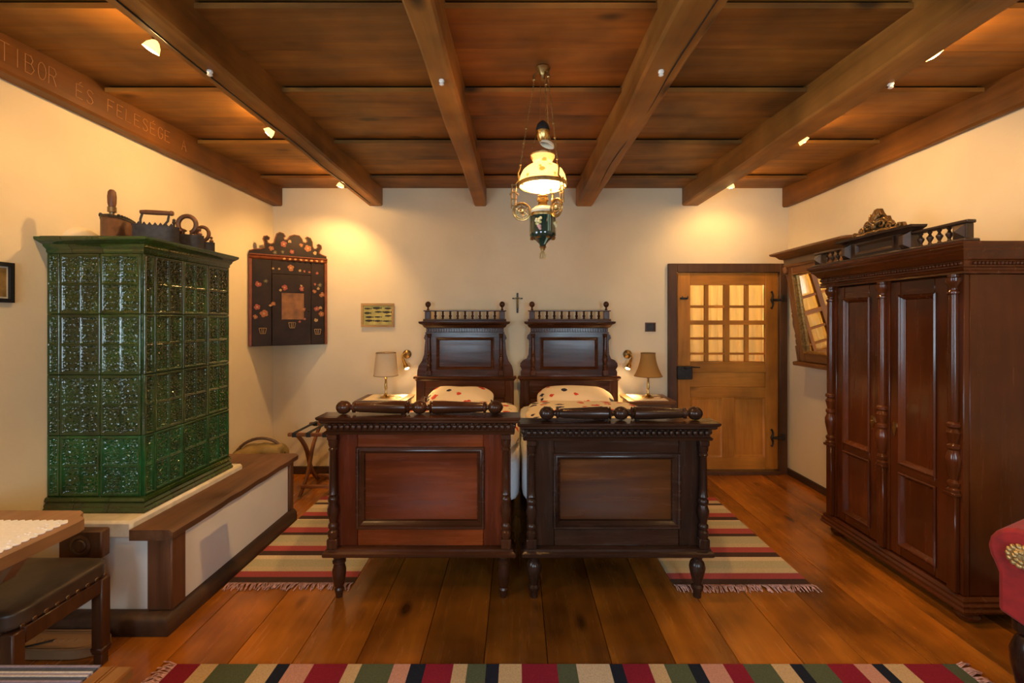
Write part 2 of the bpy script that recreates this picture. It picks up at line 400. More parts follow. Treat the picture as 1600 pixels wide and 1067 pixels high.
def inst(me, name, parent=None, loc=(0, 0, 0), rot=(0, 0, 0)):
    o = bpy.data.objects.new(name, me); C.objects.link(o); o.parent = parent; o.location = loc; o.rotation_euler = rot; return o
def tag(o, label, cat, group=None, kind=None):
    o['label'] = label; o['category'] = cat
    if group: o['group'] = group
    if kind: o['kind'] = kind
    return o
def thing(name, label, cat, loc=(0, 0, 0), rz=0, group=None):
    o = bpy.data.objects.new(name, None); C.objects.link(o); o.location = loc; o.rotation_euler = (0, 0, rz); o.empty_display_size = .1
    return tag(o, label, cat, group)
def struct(o, label=None, cat=None):
    o['kind'] = 'structure'
    if label: o['label'] = label
    if cat: o['category'] = cat
    return o
def bx(name, mat, parent, *d, c=.003): return MB().box(*d, c=c).obj(name, mat, parent)
def rotm(ax, deg): return Matrix.Rotation(R(deg), 4, ax)
def arc(cx, cz, r, a0, a1, n): return [(cx + r * math.cos(R(a0 + (a1 - a0) * i / n)), cz + r * math.sin(R(a0 + (a1 - a0) * i / n))) for i in range(n + 1)]

# ------------------------------------------------------------------ the room
# floor
fl = struct(bx('floor', CAVITY, None, XL, XR, YF, YB, -.09, -.032, c=0), 'brown plank floor', 'floor')
NPL = 18; pw = (XR - XL) / NPL
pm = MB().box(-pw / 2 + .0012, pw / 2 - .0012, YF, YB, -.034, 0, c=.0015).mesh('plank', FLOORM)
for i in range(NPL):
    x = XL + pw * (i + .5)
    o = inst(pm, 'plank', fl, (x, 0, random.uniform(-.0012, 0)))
    near = math.exp(-((x - .05) / .75) ** 2)              # boards are darker towards the middle, lighter towards the side walls
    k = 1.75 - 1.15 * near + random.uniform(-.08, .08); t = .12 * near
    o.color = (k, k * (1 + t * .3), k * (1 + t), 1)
# walls
def wall_with_holes(name, y0, y1, x0, x1, z0, z1, holes, mat):
    m = MB(); holes = sorted(holes); cx = x0
    for (a, b, c, d) in holes:
        m.box(cx, a, y0, y1, z0, z1, c=0); m.box(a, b, y0, y1, d, z1, c=0)
        if c > z0: m.box(a, b, y0, y1, z0, c, c=0)
        cx = b
    m.box(cx, x1, y0, y1, z0, z1, c=0)
    return m.obj(name, mat)
DX0, DX1, DZ1 = 1.590, 2.612, 2.005
wb = struct(wall_with_holes('wall_back', YB, YB + .25, XL, XR + .2, -.1, 3.0, [(DX0, DX1, 0, DZ1)], WALL), 'cream plastered wall behind the beds', 'wall')
m = MB(); m.box(DX0 - .1, DX1 + .1, YB + 1.2, YB + 1.3, -.1, 2.5, c=0); m.box(DX0 - .2, DX0 - .1, YB + .25, YB + 1.3, -.1, 2.5, c=0); m.box(DX1 + .1, DX1 + .2, YB + .25, YB + 1.3, -.1, 2.5, c=0)
m.box(DX0 - .2, DX1 + .2, YB + .25, YB + 1.3, 2.4, 2.5, c=0); m.box(DX0 - .2, DX1 + .2, YB + .25, YB + 1.3, -.1, 0, c=0); m.obj('passage_wall', WALL, wb)
l = bpy.data.lights.new('passage_light', 'POINT'); l.energy = 26; l.color = (1, .72, .36); l.shadow_soft_size = .06
lo = bpy.data.objects.new('passage_light', l); C.objects.link(lo); lo.location = (2.1, YB + .75, 2.2)
m = MB(); m.box(XL - .3, XL, YF - .3, LWIN[0], -.1, 3.0, c=0); m.box(XL - .3, XL, LWIN[1], YB + .25, -.1, 3.0, c=0); m.box(XL - .3, XL, LWIN[0], LWIN[1], -.1, WZ0, c=0); m.box(XL - .3, XL, LWIN[0], LWIN[1], WZ1, 3.0, c=0)
struct(m.obj('wall_left', WALL), 'cream plastered wall behind the stove', 'wall')
struct(bx('wall_right', WALL, None, XR, XR + .2, YF, YB, -.1, 3.0, c=0), 'cream plastered wall behind the wardrobe', 'wall')
struct(wall_with_holes('wall_front', YF - .3, YF, XL, XR + .2, -.1, 3.0, [(a, b, WZ0, WZ1) for a, b in WINDOWS], WALL), 'cream plastered wall with two windows', 'wall')
def casement(n, L, loc, rz, lab):
    w = bpy.data.objects.new('window_%d' % n, None); C.objects.link(w); w.location = loc; w.rotation_euler = (0, 0, rz); struct(w, lab, 'window')
    a, b, y0, y1 = -L / 2, L / 2, -.025, .025
    m = MB(); m.box(a, a + .06, y0, y1, WZ0, WZ1); m.box(b - .06, b, y0, y1, WZ0, WZ1); m.box(a + .06, b - .06, y0, y1, WZ0, WZ0 + .06); m.box(a + .06, b - .06, y0, y1, WZ1 - .06, WZ1)
    m.obj('window_frame', FRAME, w)
    bx('mullion', FRAME, w, -.035, .035, y0, y1, WZ0 + .06, WZ1 - .06)
    for z in (1.28, 1.72):
        for (c, d) in ((a + .06, -.035), (.035, b - .06)): bx('glazing_bar', FRAME, w, c, d, y0 + .01, y1 - .01, z - .015, z + .015)
    for (c, d) in ((a + .06, -.035), (.035, b - .06)):
        for (e, f) in ((WZ0 + .06, 1.265), (1.295, 1.705), (1.735, WZ1 - .06)): bx('pane', GLASS, w, c, d, -.002, .002, e, f, c=0)
    bx('window_sill', WALLW, w, a, b, .03, .16, WZ0, WZ0 + .02)
for i, (a, b) in enumerate(WINDOWS): casement(i + 1, b - a, ((a + b) / 2, YF - .13, 0), 0, ('wooden casement window facing the left bed', 'wooden casement window facing the right bed')[i])
casement(3, LWIN[1] - LWIN[0], (XL - .13, sum(LWIN) / 2, 0), R(-90), 'wooden casement window beside the table')
struct(bx('baseboard_back', SKIRT, None, -2.43, 1.50, YB - .022, YB, 0, .075), 'low dark skirting along the back wall', 'baseboard')
struct(bx('baseboard_right', SKIRT, None, XR - .025, XR, YF, YB, 0, .06), 'low dark skirting along the right wall', 'baseboard')

# ceiling: slab, lapped boards, beams
ce = struct(bx('ceiling', CAVITY, None, XL - .2, XR + .2, YF - .3, YB + .25, 2.90, 3.0, c=0), 'brown lapped board ceiling on heavy beams', 'ceiling')
BEAMS = [(XL, -2.335, 2.665), (-1.474, -1.335, 2.668), (-.415, -.298, 2.668), (.594, .758, 2.668), (1.65, 1.815, 2.668), (2.655, XR, 2.660)]
steps = [-1.4, -.9, -.2, .5, 1.18, 1.87, 2.555, 3.30, 4.11, 4.5]
edges = [XL] + [(b[0] + b[1]) / 2 for b in BEAMS[1:-1]] + [XR]
for k in range(len(edges) - 1):
    for (ya, yb) in zip(steps, steps[1:]):
        ym = (ya + yb) / 2 - .02 + random.uniform(-.015, .015)
        rows = [(ya, ym, 2.824, 2.842), (ym, yb + .015, 2.8425, 2.861)] if yb - ya > .45 else [(ya, yb, 2.824, 2.845)]
        for (a, b, za, zb) in rows:
            a += .003; x0, x1 = edges[k] + .001, edges[k + 1] - .001; t = .024
            vs = [(x0, a, za), (x1, a, za), (x1, b, zb), (x0, b, zb), (x0, a, za + t), (x1, a, za + t), (x1, b, zb + t), (x0, b, zb + t)]
            m = MB().add(vs, [(3, 2, 1, 0), (4, 5, 6, 7), (0, 1, 5, 4), (2, 3, 7, 6), (1, 2, 6, 5), (3, 0, 4, 7)])
            o = m.obj('ceiling_board', BOARD, ce); q = random.uniform(.82, 1.18); o.color = (q, q * random.uniform(.94, 1.04), q, 1)
            if k == 2: o.color = (q * 1.12, q * .90, q * .78, 1)  # middle bay tinted redder, the hanging lamp's glow put into the board colour
beam_objs = []
for bi, (x0, x1, zb) in enumerate(BEAMS):
    m = MB(); ny = 40; vs = []; fs = []
    rnd = random.Random(bi)
    for i in range(ny + 1):
        y = YF + (YB - YF) * i / ny
        j = lambda s: mnoise.noise(Vector((bi * 5.1 + s, y * 1.3, s))) * (.012 if bi else .0)
        c = .012 + .006 * mnoise.noise(Vector((bi, y * 2.2, 3)))
        l0 = x0 + (j(1) if x0 > XL else 0); l1 = x1 + (j(2) if x1 < XR else 0); z = zb + j(3)
        vs += [(l0, y, 2.87), (l0, y, z + c), (l0 + c, y, z), (l1 - c, y, z), (l1, y, z + c), (l1, y, 2.87)]
    for i in range(ny):
        for k in range(6): q = (k + 1) % 6; fs.append((i * 6 + k, i * 6 + q, (i + 1) * 6 + q, (i + 1) * 6 + k))
    fs += [tuple(range(6)), tuple(ny * 6 + k for k in range(6))]
    m.add(vs, fs); o = m.obj('beam', BEAM, ce, angle=25); beam_objs.append(o)
    if bi in (0, 5): o.color = (.52, .44, .34, 1)
# electric cable along the second beam, split along the fourth one
cab = MB().tube([(-1.425 + .004 * math.sin(y * 5), y, 2.664 + .002 * math.sin(y * 9)) for y in [YF + .1 + i * .1 for i in range(58)]], .004, 6).obj('cable', BLACK, beam_objs[1])
cr = MB(); pts = [(.70 + .020 * mnoise.noise(Vector((y * 1.4, 7, 1))) + .012 * math.sin(y * 1.1), y, 2.6665) for y in [.6 + i * .08 for i in range(47)]]
cr.tube(pts, [.0025 + .006 * abs(mnoise.noise(Vector((p[1] * 1.2, 2, 9)))) for p in pts], 6).obj('drying_crack', CAVITY, beam_objs[3])
for bi, (x, y) in ((1, (-1.40, 2.06)), (2, (-.355, 2.14)), (3, (.66, 2.06)), (4, (1.80, 2.17))):
    MB().lathe([(.012, 0), (.014, -.008), (.009, -.014), (.012, -.022), (.006, -.026), (0, -.026)], (x, y, 2.669), 10).obj('porcelain_insulator', PORCELAIN, beam_objs[bi])
# carved inscription on the wall beam
GL = {'T': [[(0, 1), (1, 1)], [(.5, 1), (.5, 0)]], 'I': [[(.5, 1), (.5, 0)]], 'B': [[(0, 0), (0, 1), (.6, 1), (.8, .8), (.6, .55), (0, .55)], [(.6, .55), (.95, .28), (.65, 0), (0, 0)]],
      'O': [[(.5 + .45 * math.cos(a * PI / 6), .5 + .5 * math.sin(a * PI / 6)) for a in range(13)]], 'R': [[(0, 0), (0, 1), (.65, 1), (.85, .78), (.65, .52), (0, .52)], [(.45, .52), (.9, 0)]],
      'E': [[(.85, 1), (0, 1), (0, 0), (.85, 0)], [(0, .52), (.65, .52)]], 'F': [[(.85, 1), (0, 1), (0, 0)], [(0, .52), (.65, .52)]], 'L': [[(0, 1), (0, 0), (.8, 0)]],
      'S': [[(.85, .85), (.6, 1), (.25, 1), (.05, .78), (.3, .56), (.65, .46), (.88, .22), (.65, 0), (.25, 0), (.05, .15)]], 'A': [[(0, 0), (.45, 1), (.9, 0)], [(.2, .4), (.7, .4)]],
      'G': [[(.85, .85), (.6, 1), (.3, 1), (.05, .7), (.05, .3), (.3, 0), (.65, 0), (.88, .2), (.88, .45), (.55, .45)]]}
CARVE = plain('carved_groove', (.40, .18, .05), .6)
def carve(txt, y0, y1, z0, h):
    w = (y1 - y0) / len(txt)
    m = MB()
    for i, ch in enumerate(txt):
        base = 'E' if ch == 'É' else ch
        strokes = GL[base] + ([[(.35, 1.1), (.65, 1.28)]] if ch == 'É' else [])
        for st in strokes: m.tube([(-2.3345 + .004 * mnoise.noise(Vector((y0 + w * i, b, 2))), y0 + w * (i + .12 + .76 * a), z0 + b * h) for a, b in st], .0017, 5)
    m.obj('carved_lettering', CARVE, beam_objs[0])
carve('TIBOR', 2.03, 2.30, 2.712, .085); carve('ÉS', 2.385, 2.50, 2.715, .07); carve('FELESÉGE', 2.57, 3.05, 2.722, .07); carve('A', 3.14, 3.20, 2.72, .07)
# plastered bulge of the flue above the stove
fb = MB().ball((XL - .03, 2.52, 1.925), .14, .125, .125, 20, 12).obj('flue_bulge', WALL); struct(fb, 'rounded plaster bulge of the flue on the left wall', 'flue')

# ------------------------------------------------------------------ door
d1 = bpy.data.objects.new('door_1', None); C.objects.link(d1); d1.location = (0, 0, 0); struct(d1, 'orange pine door with glazed upper half and dark frame', 'door')
m = MB(); m.box(1.505, 1.592, YB - .035, YB + .06, 0, 2.09, c=.004); m.obj('door_frame', FRAME, d1)
bx('door_frame', FRAME, d1, 2.610, 2.685, YB - .035, YB + .06, 0, 2.09, c=.004)
bx('door_frame', FRAME, d1, 1.592, 2.610, YB - .035, YB + .06, 2.003, 2.09, c=.004)
bx('threshold', FRAME, d1, 1.592, 2.610, YB - .05, YB + .06, 0, .035)
ya, yb = YB - .012, YB + .03
def dx(c): return 1.606 + (c - 335) / 437 * .995           # crop column to metres across the leaf
def dz(c): return 2.0 - (c - 130) / 858 * 1.955
bx('stile', PINE_Z, d1, dx(335), dx(389), ya, yb, .045, 2.0); bx('stile', PINE_Z, d1, dx(718), dx(772), ya, yb, .045, 2.0)
for (t, b) in ((130, 183), (518, 564), (630, 674), (936, 988)): bx('rail', PINE_X, d1, dx(389) + .0007, dx(718) - .0007, ya, yb, dz(b), dz(t))
bx('rail', PINE_X, d1, dx(389), dx(718), ya + .001, yb - .003, dz(357), dz(338))
bx('mullion', PINE_Z, d1, dx(538), dx(561), ya, yb - .002, dz(518), dz(183))
bx('mullion', PINE_Z, d1, dx(530), dx(580), ya, yb - .002, dz(936), dz(674))
cols = [(389, 453), (470, 538), (561, 629), (646, 718)]; rows = [(183, 272), (283, 338), (357, 412), (422, 479), (488, 518)]
for c0 in ((453, 470), (629, 646)): bx('glazing_bar', PINE_Z, d1, dx(c0[0]), dx(c0[1]), ya + .005, yb - .006, dz(518), dz(183))
for c0 in cols:
    for (t, b) in ((272, 283), (412, 422), (479, 488)): bx('glazing_bar', PINE_X, d1, dx(c0[0]), dx(c0[1]), ya + .007, yb - .008, dz(b), dz(t))
    for (t, b) in rows: bx('pane', GLASS, d1, dx(c0[0]) - .003, dx(c0[1]) + .003, YB + .013, YB + .016, dz(b) - .003, dz(t) + .003, c=0)
bx('panel', PINE_X, d1, dx(389), dx(718), ya + .014, yb - .01, dz(630), dz(564))
for (a, b) in ((389, 530), (580, 718)):
    mm = MB(); x0, x1, z0, z1 = dx(a), dx(b), dz(936), dz(674); y = ya + .02
    mm.box(x0, x1, y, yb - .006, z0, z1, c=0); mm.frame(x0, x1, z0, z1, [(0, y), (0, y - .016), (.008, y - .014), (.022, y)])
    mm.obj('panel', PINE_Z, d1)
mm = MB(); nx, nz = 90, 24; vs = []; fs = []
for i in range(nx + 1):
    for k in range(nz + 1):
        x = dx(385) + (dx(722) - dx(385)) * i / nx; z = dz(522) + (dz(180) - dz(522)) * k / nz
        vs.append((x, YB + .055 + .012 * math.sin(x * 75 + 2.2 * math.sin(x * 9)) + .004 * math.sin(z * 14 + x * 5), z))
for i in range(nx):
    for k in range(nz): a = i * (nz + 1) + k; fs.append((a, a + nz + 1, a + nz + 2, a + 1))
mm.add(vs, fs); cu = mm.obj('curtain', CURTAIN, d1, angle=180); md = cu.modifiers.new('thickness', 'SOLIDIFY'); md.thickness = .002
def strap_hinge(z, flip):
    m = MB(); x = 2.545
    m.tube([(2.64, YB - .04, z), (2.60, YB - .018, z), (x, YB - .018, z)], [.012, .014, .012], 8)
    for sg in (1, -1):
        m.tube([(x + .01, YB - .018, z)] + [(x - .012 + .035 * math.cos(R(a)) - .02, YB - .018, z + sg * (.045 + .045 * math.sin(R(a)))) for a in range(-60, 61, 20)], [.010, .012, .012, .011, .010, .009, .008, .012], 8)
    m.box(2.615, 2.655, YB - .05, YB - .033, z - .02, z + .05); return m.obj('hinge', IRON, d1)
strap_hinge(1.73, 1); strap_hinge(.36, 1)
lc = bx('lock_case', IRON, d1, 1.585, 1.735, YB - .06, YB - .013, .945, 1.075, c=.006)
m = MB(); m.tube([(1.66, YB - .05, 1.06), (1.66, YB - .095, 1.068), (1.70, YB - .10, 1.072), (1.79, YB - .10, 1.068)], [.009, .009, .008, .006], 8); m.ball((1.66, YB - .06, 1.06), .016); m.obj('handle', IRON, d1)
m = MB(); m.box(1.625, 1.70, YB - .02, YB - .012, 1.735, 1.755); m.tube([(1.635, YB - .02, 1.75), (1.635, YB - .05, 1.74), (1.635, YB - .05, 1.765)], .005, 6); m.tube([(1.69, YB - .02, 1.75), (1.69, YB - .05, 1.74), (1.69, YB - .05, 1.765)], .005, 6); m.obj('coat_hook', IRON, d1)
# light switch
sw = thing('light_switch', 'small square dark light switch in wooden frame beside the door', 'light switch', (1.334, YB, 1.46))
m = MB(); m.frame(-.052, .052, -.045, .045, [(0, 0), (0, -.010), (.012, -.012), (.014, 0)]); m.obj('switch_frame', FRAME, sw)
bx('rocker', IRON, sw, -.038, .038, -.010, 0, -.032, .032, c=.002)

# ------------------------------------------------------------------ masonry plinth with bench, tiled stove
PB = thing('masonry_plinth', 'whitewashed masonry plinth with brown wooden bench seat round the stove', 'bench', (-2.07, 2.25, 0))
def pl(x): return x + 2.07
def py(y): return y - 2.25
m = MB(); m.box(pl(XL), pl(-1.72), py(2.25), py(3.40), 0, .455, c=.008); m.obj('plaster_body', WALLW, PB)
m = MB(); m.box(pl(XL), pl(-1.89), py(2.215), py(3.12), .455, .54, c=.012); m.obj('stove_ledge', PALE_EDGE, PB)
def skirt_prof(h=.092, o=.045): return [(-.02, 0), (o, 0), (o + .004, h * .35), (o, h * .7), (o * .6, h * .93), (o * .2, h), (-.02, h)]
m = MB(); m.mould(skirt_prof(), [(pl(XL), py(2.225)), (pl(-1.73), py(2.225)), (pl(-1.73), py(3.46))]); m.obj('skirting', SKIRT, PB)
bx('post', BENCHW_Z, PB, pl(-1.83), pl(-1.705), py(2.232), py(2.33), .0925, .455, c=.006)
bx('post', BENCHW_Z, PB, pl(-1.80), pl(-1.705), py(3.401), py(3.455), .0925, .455, c=.006)
m = MB(); nseg = 14; vs = []; fs = []
for i in range(nseg + 1):
    y = py(2.195) + (3.46 - 2.195) * i / nseg; j = .008 * mnoise.noise(Vector((i * .7, 1, 2)))
    vs += [(pl(-1.885), y, .456), (pl(-1.885), y, .508), (pl(-1.69), y, .508), (pl(-1.672) + j, y, .495), (pl(-1.675) + j, y, .463), (pl(-1.69), y, .456)]
for i in range(nseg):
    for k in range(6): fs.append((i * 6 + k, i * 6 + (k + 1) % 6, (i + 1) * 6 + (k + 1) % 6, (i + 1) * 6 + k))
fs += [tuple(range(6)), tuple(nseg * 6 + k for k in range(6))]
m.add(vs, fs); m.obj('seat_board', BENCHW_Y, PB)
bx('seat_board', BENCHW_Y, PB, pl(XL) + .002, pl(-1.887), py(3.13), py(3.46), .456, .505, c=.005)
m = MB(); m.box(pl(-2.20), pl(-1.992), py(2.165), py(2.2145), .385, .517, c=.006)
m.lathe([(.045, 0), (.05, .006), (.038, .010), (.030, .006), (.026, .012), (0, .014)], (pl(-2.09), py(2.166), .448), 20, rotm('X', 90)); m.obj('ash_door', FRAME, PB)

ST = thing('tiled_stove', 'tall green glazed tile stove standing on the white plinth', 'stove', (-1.935, 2.34, .54))
SW, SD = .495, .69                                   # width along the front, depth along the side
bx('core', CORE, ST, -SW + .002, -.012, .012, SD, .001, 1.408, c=0)
def tile_mesh(name, W, H, cols, rows, nx, nz, seed):
    m = MB(); vs = []; fs = []
    def hgt(u, w):
        x, z = u * W, w * H; e = min(x, W - x, z, H - z); fr = .011 if cols > 1 else .008
        if e < .003: return .0035 + .0035 * e / .003
        if e < fr: return .007
        pw_, ph_ = (W - 2 * fr) / cols, (H - 2 * fr) / rows
        px = (x - fr) % pw_; pz = (z - fr) % ph_
        q = min(px, pw_ - px, pz, ph_ - pz)
        if q < .0045: return .003 + .0035 * math.sin(q / .0045 * PI)
        if q < .008: return .001 + .003 * abs(math.sin((q - .0045) / .0035 * PI))
        a = abs(px - pw_ / 2); o = 0
        for (cx, cz, wl) in ((.018, .32, .0125), (.022, .70, .0135), (0, .52, .015), (.010, .12, .011), (.012, .90, .011)):
            d = math.hypot(a - cx, pz - cz * ph_); o += math.cos(2 * PI * d / wl + seed) * math.exp(-d / .018)
        o += .45 * math.sin(a * 620 + seed) * math.sin(pz * 480)
        return -.0005 + .0040 * o
    for i in range(nx + 1):
        for k in range(nz + 1):
            u, w = i / nx, k / nz; vs.append((u * W, -hgt(u, w), w * H))
    for i in range(nx):
        for k in range(nz): a = i * (nz + 1) + k; fs.append((a, a + nz + 1, a + nz + 2, a + 1))
    b0 = len(vs); D = .018
    vs += [(0, D, 0), (W, D, 0), (W, D, H), (0, D, H)]
    c0, c1, c2, c3 = 0, nx * (nz + 1), nx * (nz + 1) + nz, nz
    fs += [(b0, b0 + 3, b0 + 2, b0 + 1), tuple([i * (nz + 1) for i in range(nx + 1)] + [b0 + 1, b0])[::-1], tuple([i * (nz + 1) + nz for i in range(nx + 1)] + [b0 + 2, b0 + 3]),
           tuple([k for k in range(nz + 1)] + [b0 + 3, b0]), tuple([nx * (nz + 1) + k for k in range(nz + 1)] + [b0 + 2, b0 + 1])[::-1]]
    return m.add(vs, fs).mesh(name, GREEN, 50)
TH = .3145; TW = .2095; TS = .2075; g = .0006
tA = [tile_mesh('relief_tile', TW - 2 * g, TH - 2 * g, 2, 2, 64, 96, s) for s in (0, 1.7)]
tB = tile_mesh('relief_tile', TS - 2 * g, TH - 2 * g, 2, 2, 64, 96, .6)
tC = tile_mesh('corner_tile', .064, TH - 2 * g, 1, 2, 22, 96, 2.0)
tones = [(.7, 1.6, 1.8), (1.0, 1.05, .9), (1.3, 1.1, .8), (1.6, 1.15, .8)]    # the glaze runs from emerald at the foot to olive at the top
z0 = .077
for r in range(4):
    z = z0 + r * TH + g
    def col(o):
        t = tones[r]; q = random.uniform(.75, 1.3); o.color = (t[0] * q * random.uniform(.8, 1.25), t[1] * q, t[2] * q * random.uniform(.7, 1.2), 1)
    col(inst(tC, 'corner_tile', ST, (-SW + .001, 0, z)))
    for k in range(2): col(inst(tA[(r + k) % 2], 'relief_tile', ST, (-SW + .066 + k * TW + g, 0, z)))
    col(inst(tC, 'corner_tile', ST, (0, .002, z), (0, 0, R(90))))
    for k in range(3): col(inst(tB, 'relief_tile', ST, (0, .067 + k * TS + g, z), (0, 0, R(90))))
def pieces(prof, name, zoff, cutsx, cutsy):
    pf = [(o, z + zoff) for o, z in prof]
    for a, b in zip(cutsx, cutsx[1:]):
        col(MB().mould(pf, [(a + .001, 0), (b - .001, 0)]).obj(name, GREEN, ST))
    col(MB().mould(pf, [(cutsx[-1] + .001, 0), (0, 0), (0, cutsy[0] - .001)]).obj(name, GREEN, ST))
    for a, b in zip(cutsy, cutsy[1:]):
        col(MB().mould(pf, [(0, a + .001), (0, b - .001)]).obj(name, GREEN, ST))
pieces([(-.02, 0), (.030, 0), (.033, .012), (.022, .024), (.024, .034), (.014, .046), (.022, .058), (.016, .072), (.004, .077), (-.02, .077)], 'plinth_tile', 0, [-SW, -.34, -.16], [.16, .34, .52, SD])
pieces([(-.02, 0), (.004, 0), (.012, .010), (.010, .020), (.026, .034), (.030, .044), (.048, .052), (.066, .060), (.072, .066), (.072, .076), (-.02, .076)], 'cornice_tile', z0 + 4 * TH, [-SW, -.36, -.20], [.14, .30, .48, SD])
bx('top_slab', CORE, ST, -SW + .002, .045, -.045, SD, z0 + 4 * TH + .0765, z0 + 4 * TH + .084, c=.002)
STZ = .54 + z0 + 4 * TH + .084

# irons and a bowl on the stove
def boat(L, W, n=10):
    p = []
    for i in range(n + 1):
        t = i / n; p.append((L * (t - .5), W / 2 * (1 - t ** 2.6) ** .6 if t < 1 else 0))
    return p + [(a, -b) for a, b in p[-2::-1]]
def iron_body(m, L, W, H, z=0):
    m.prism(boat(L, W), z, z + H, plane='xy'); m.prism([(a * 1.05, b * 1.08) for a, b in boat(L, W)], z, z + .012, plane='xy')
i1 = thing('charcoal_iron', 'large brown charcoal iron with upright wooden grip on the stove', 'iron', (-2.20, 2.47, STZ), R(-62), 'old irons on the stove')
m = MB(); iron_body(m, .24, .13, .115); m.obj('body', IRONB, i1)
m = MB(); m.prism([(a * 1.04, b * 1.04) for a, b in boat(.24, .13)], .115, .128, plane='xy')
for k in range(9): m.ball((-.11 + k * .024, .06 * (1 - (k / 10) ** 2.6) ** .6, .130), .008, n=8, m=6); m.ball((-.11 + k * .024, -.06 * (1 - (k / 10) ** 2.6) ** .6, .130), .008, n=8, m=6)
m.obj('lid', IRON, i1)
m = MB(); m.lathe([(.010, .126), (.012, .150), (.020, .152), (.020, .178), (.014, .182), (0, .182)], (.045, 0, 0), 12); m.obj('ferrule', NAILS, i1)
m = MB(); m.lathe([(.015, .180), (.019, .20), (.020, .235), (.017, .262), (.010, .272), (0, .274)], (.045, 0, 0), 14); m.obj('grip', BENCHW_Z, i1)
wbw = thing('wooden_bowl', 'shallow brown wooden bowl behind the irons on the stove', 'bowl', (-2.25, 2.83, STZ))
m = MB(); m.lathe([(0, .004), (.06, 0), (.075, .01), (.10, .07), (.155, .135), (.165, .14), (.158, .146), (.10, .085), (.06, .02), (0, .016)], (0, 0, 0), 28, sx=1, sy=.7); m.obj('bowl_body', TRAYW, wbw)
i2 = thing('box_iron', 'grey box iron with horizontal wooden handle on the stove corner', 'iron', (-2.00, 2.52, STZ), R(15), 'old irons on the stove')
m = MB(); iron_body(m, .20, .10, .085); m.obj('body', IRON, i2)
m = MB(); m.prism([(a * 1.03, b * 1.03) for a, b in boat(.20, .10)], .085, .093, plane='xy')
for k in range(7): m.prism([(-.085 + k * .024, .093), (-.062 + k * .024, .093), (-.0735 + k * .024, .110)], -.046 + .004 * k, -.042 + .004 * k)
m.obj('lid', IRON, i2)
MB().tube([(-.085, 0, .09), (-.085, 0, .13), (-.075, 0, .165)], .006, 8).obj('handle_bracket', IRON, i2); MB().tube([(.02, 0, .092), (.045, 0, .125), (.052, 0, .165)], .006, 8).obj('handle_bracket', IRON, i2)
m = MB(); m.lathe([(0, -.078), (.010, -.076), (.013, -.05), (.014, 0), (.013, .05), (.011, .065), (.015, .072), (.012, .082), (0, .084)], (-.01, 0, .170), 12, rotm('Y', 90)); m.obj('handle', BENCHW_Z, i2)
m = MB(); m.lathe([(.006, .093), (.006, .112), (.010, .116), (.007, .128), (.009, .134), (0, .142)], (.075, 0, 0), 10); m.obj('latch_knob', IRON, i2)
def ring_iron(name, label, loc, rz, s):
    t = thing(name, label, 'iron', loc, rz, 'old irons on the stove')
    m = MB(); iron_body(m, .17 * s, .095 * s, .075 * s); m.obj('body', IRON, t)
    m = MB(); a = [R(x) for x in range(-65, 246, 15)]
    m.tube([(.045 * s * math.cos(x), 0, (.135 + .048 * math.sin(x)) * s) for x in a], .0125 * s, 8); m.tube([(.02 * s, 0, .07 * s), (.02 * s, 0, .1 * s)], .008 * s, 6); m.tube([(-.02 * s, 0, .07 * s), (-.02 * s, 0, .1 * s)], .008 * s, 6)
    m.obj('handle', IRONB, t)
    m = MB(); m.lathe([(.010 * s, .074 * s), (.014 * s, .085 * s), (.006 * s, .10 * s), (.010 * s, .11 * s), (0, .12 * s)], (.062 * s, 0, 0), 10); m.obj('latch_knob', IRONB, t)
ring_iron('flat_iron', 'dark iron with large ring handle in the row on the stove', (-1.985, 2.72, STZ), R(10), 1.08)
ring_iron('flat_iron', 'smaller dark iron with ring handle, farthest back on the stove', (-2.02, 2.90, STZ), R(4), .92)

# ------------------------------------------------------------------ beds
def turned_leg(h, s=1.0):
    return [(.018 * s, 0), (.020 * s, .02), (.026 * s, .045), (.021 * s, .055), (.025 * s, .062), (.030 * s, .075), (.036 * s, .12), (.037 * s, .15), (.028 * s, .185), (.036 * s, .192), (.036 * s, .202), (.024 * s, .212), (.036 * s, .225), (.036 * s, h)]
def fat_leg(h): return [(.022, 0), (.022, .03), (.032, .045), (.034, .06), (.024, .072), (.030, .10), (.040, .14), (.044, .165), (.038, .19), (.026, .205), (.026, .218), (.040, .23), (.040, h)]
def column(z0, z1, r=.022):
    H = z1 - z0; p = [(1.0, 0), (1.25, .03), (1.25, .07), (.85, .09), (1.2, .115), (1.2, .14), (.85, .16), (1.0, .20), (1.35, .26), (1.4, .30), (1.0, .36), (1.25, .385), (1.25, .41), (.9, .43), (1.2, .45), (1.0, .47), (.95, .60), (.85, .88), (1.2, .90), (.9, .92), (1.15, .95), (1.25, 1.0)]
    return [(r * a, z0 + b * H) for a, b in p]
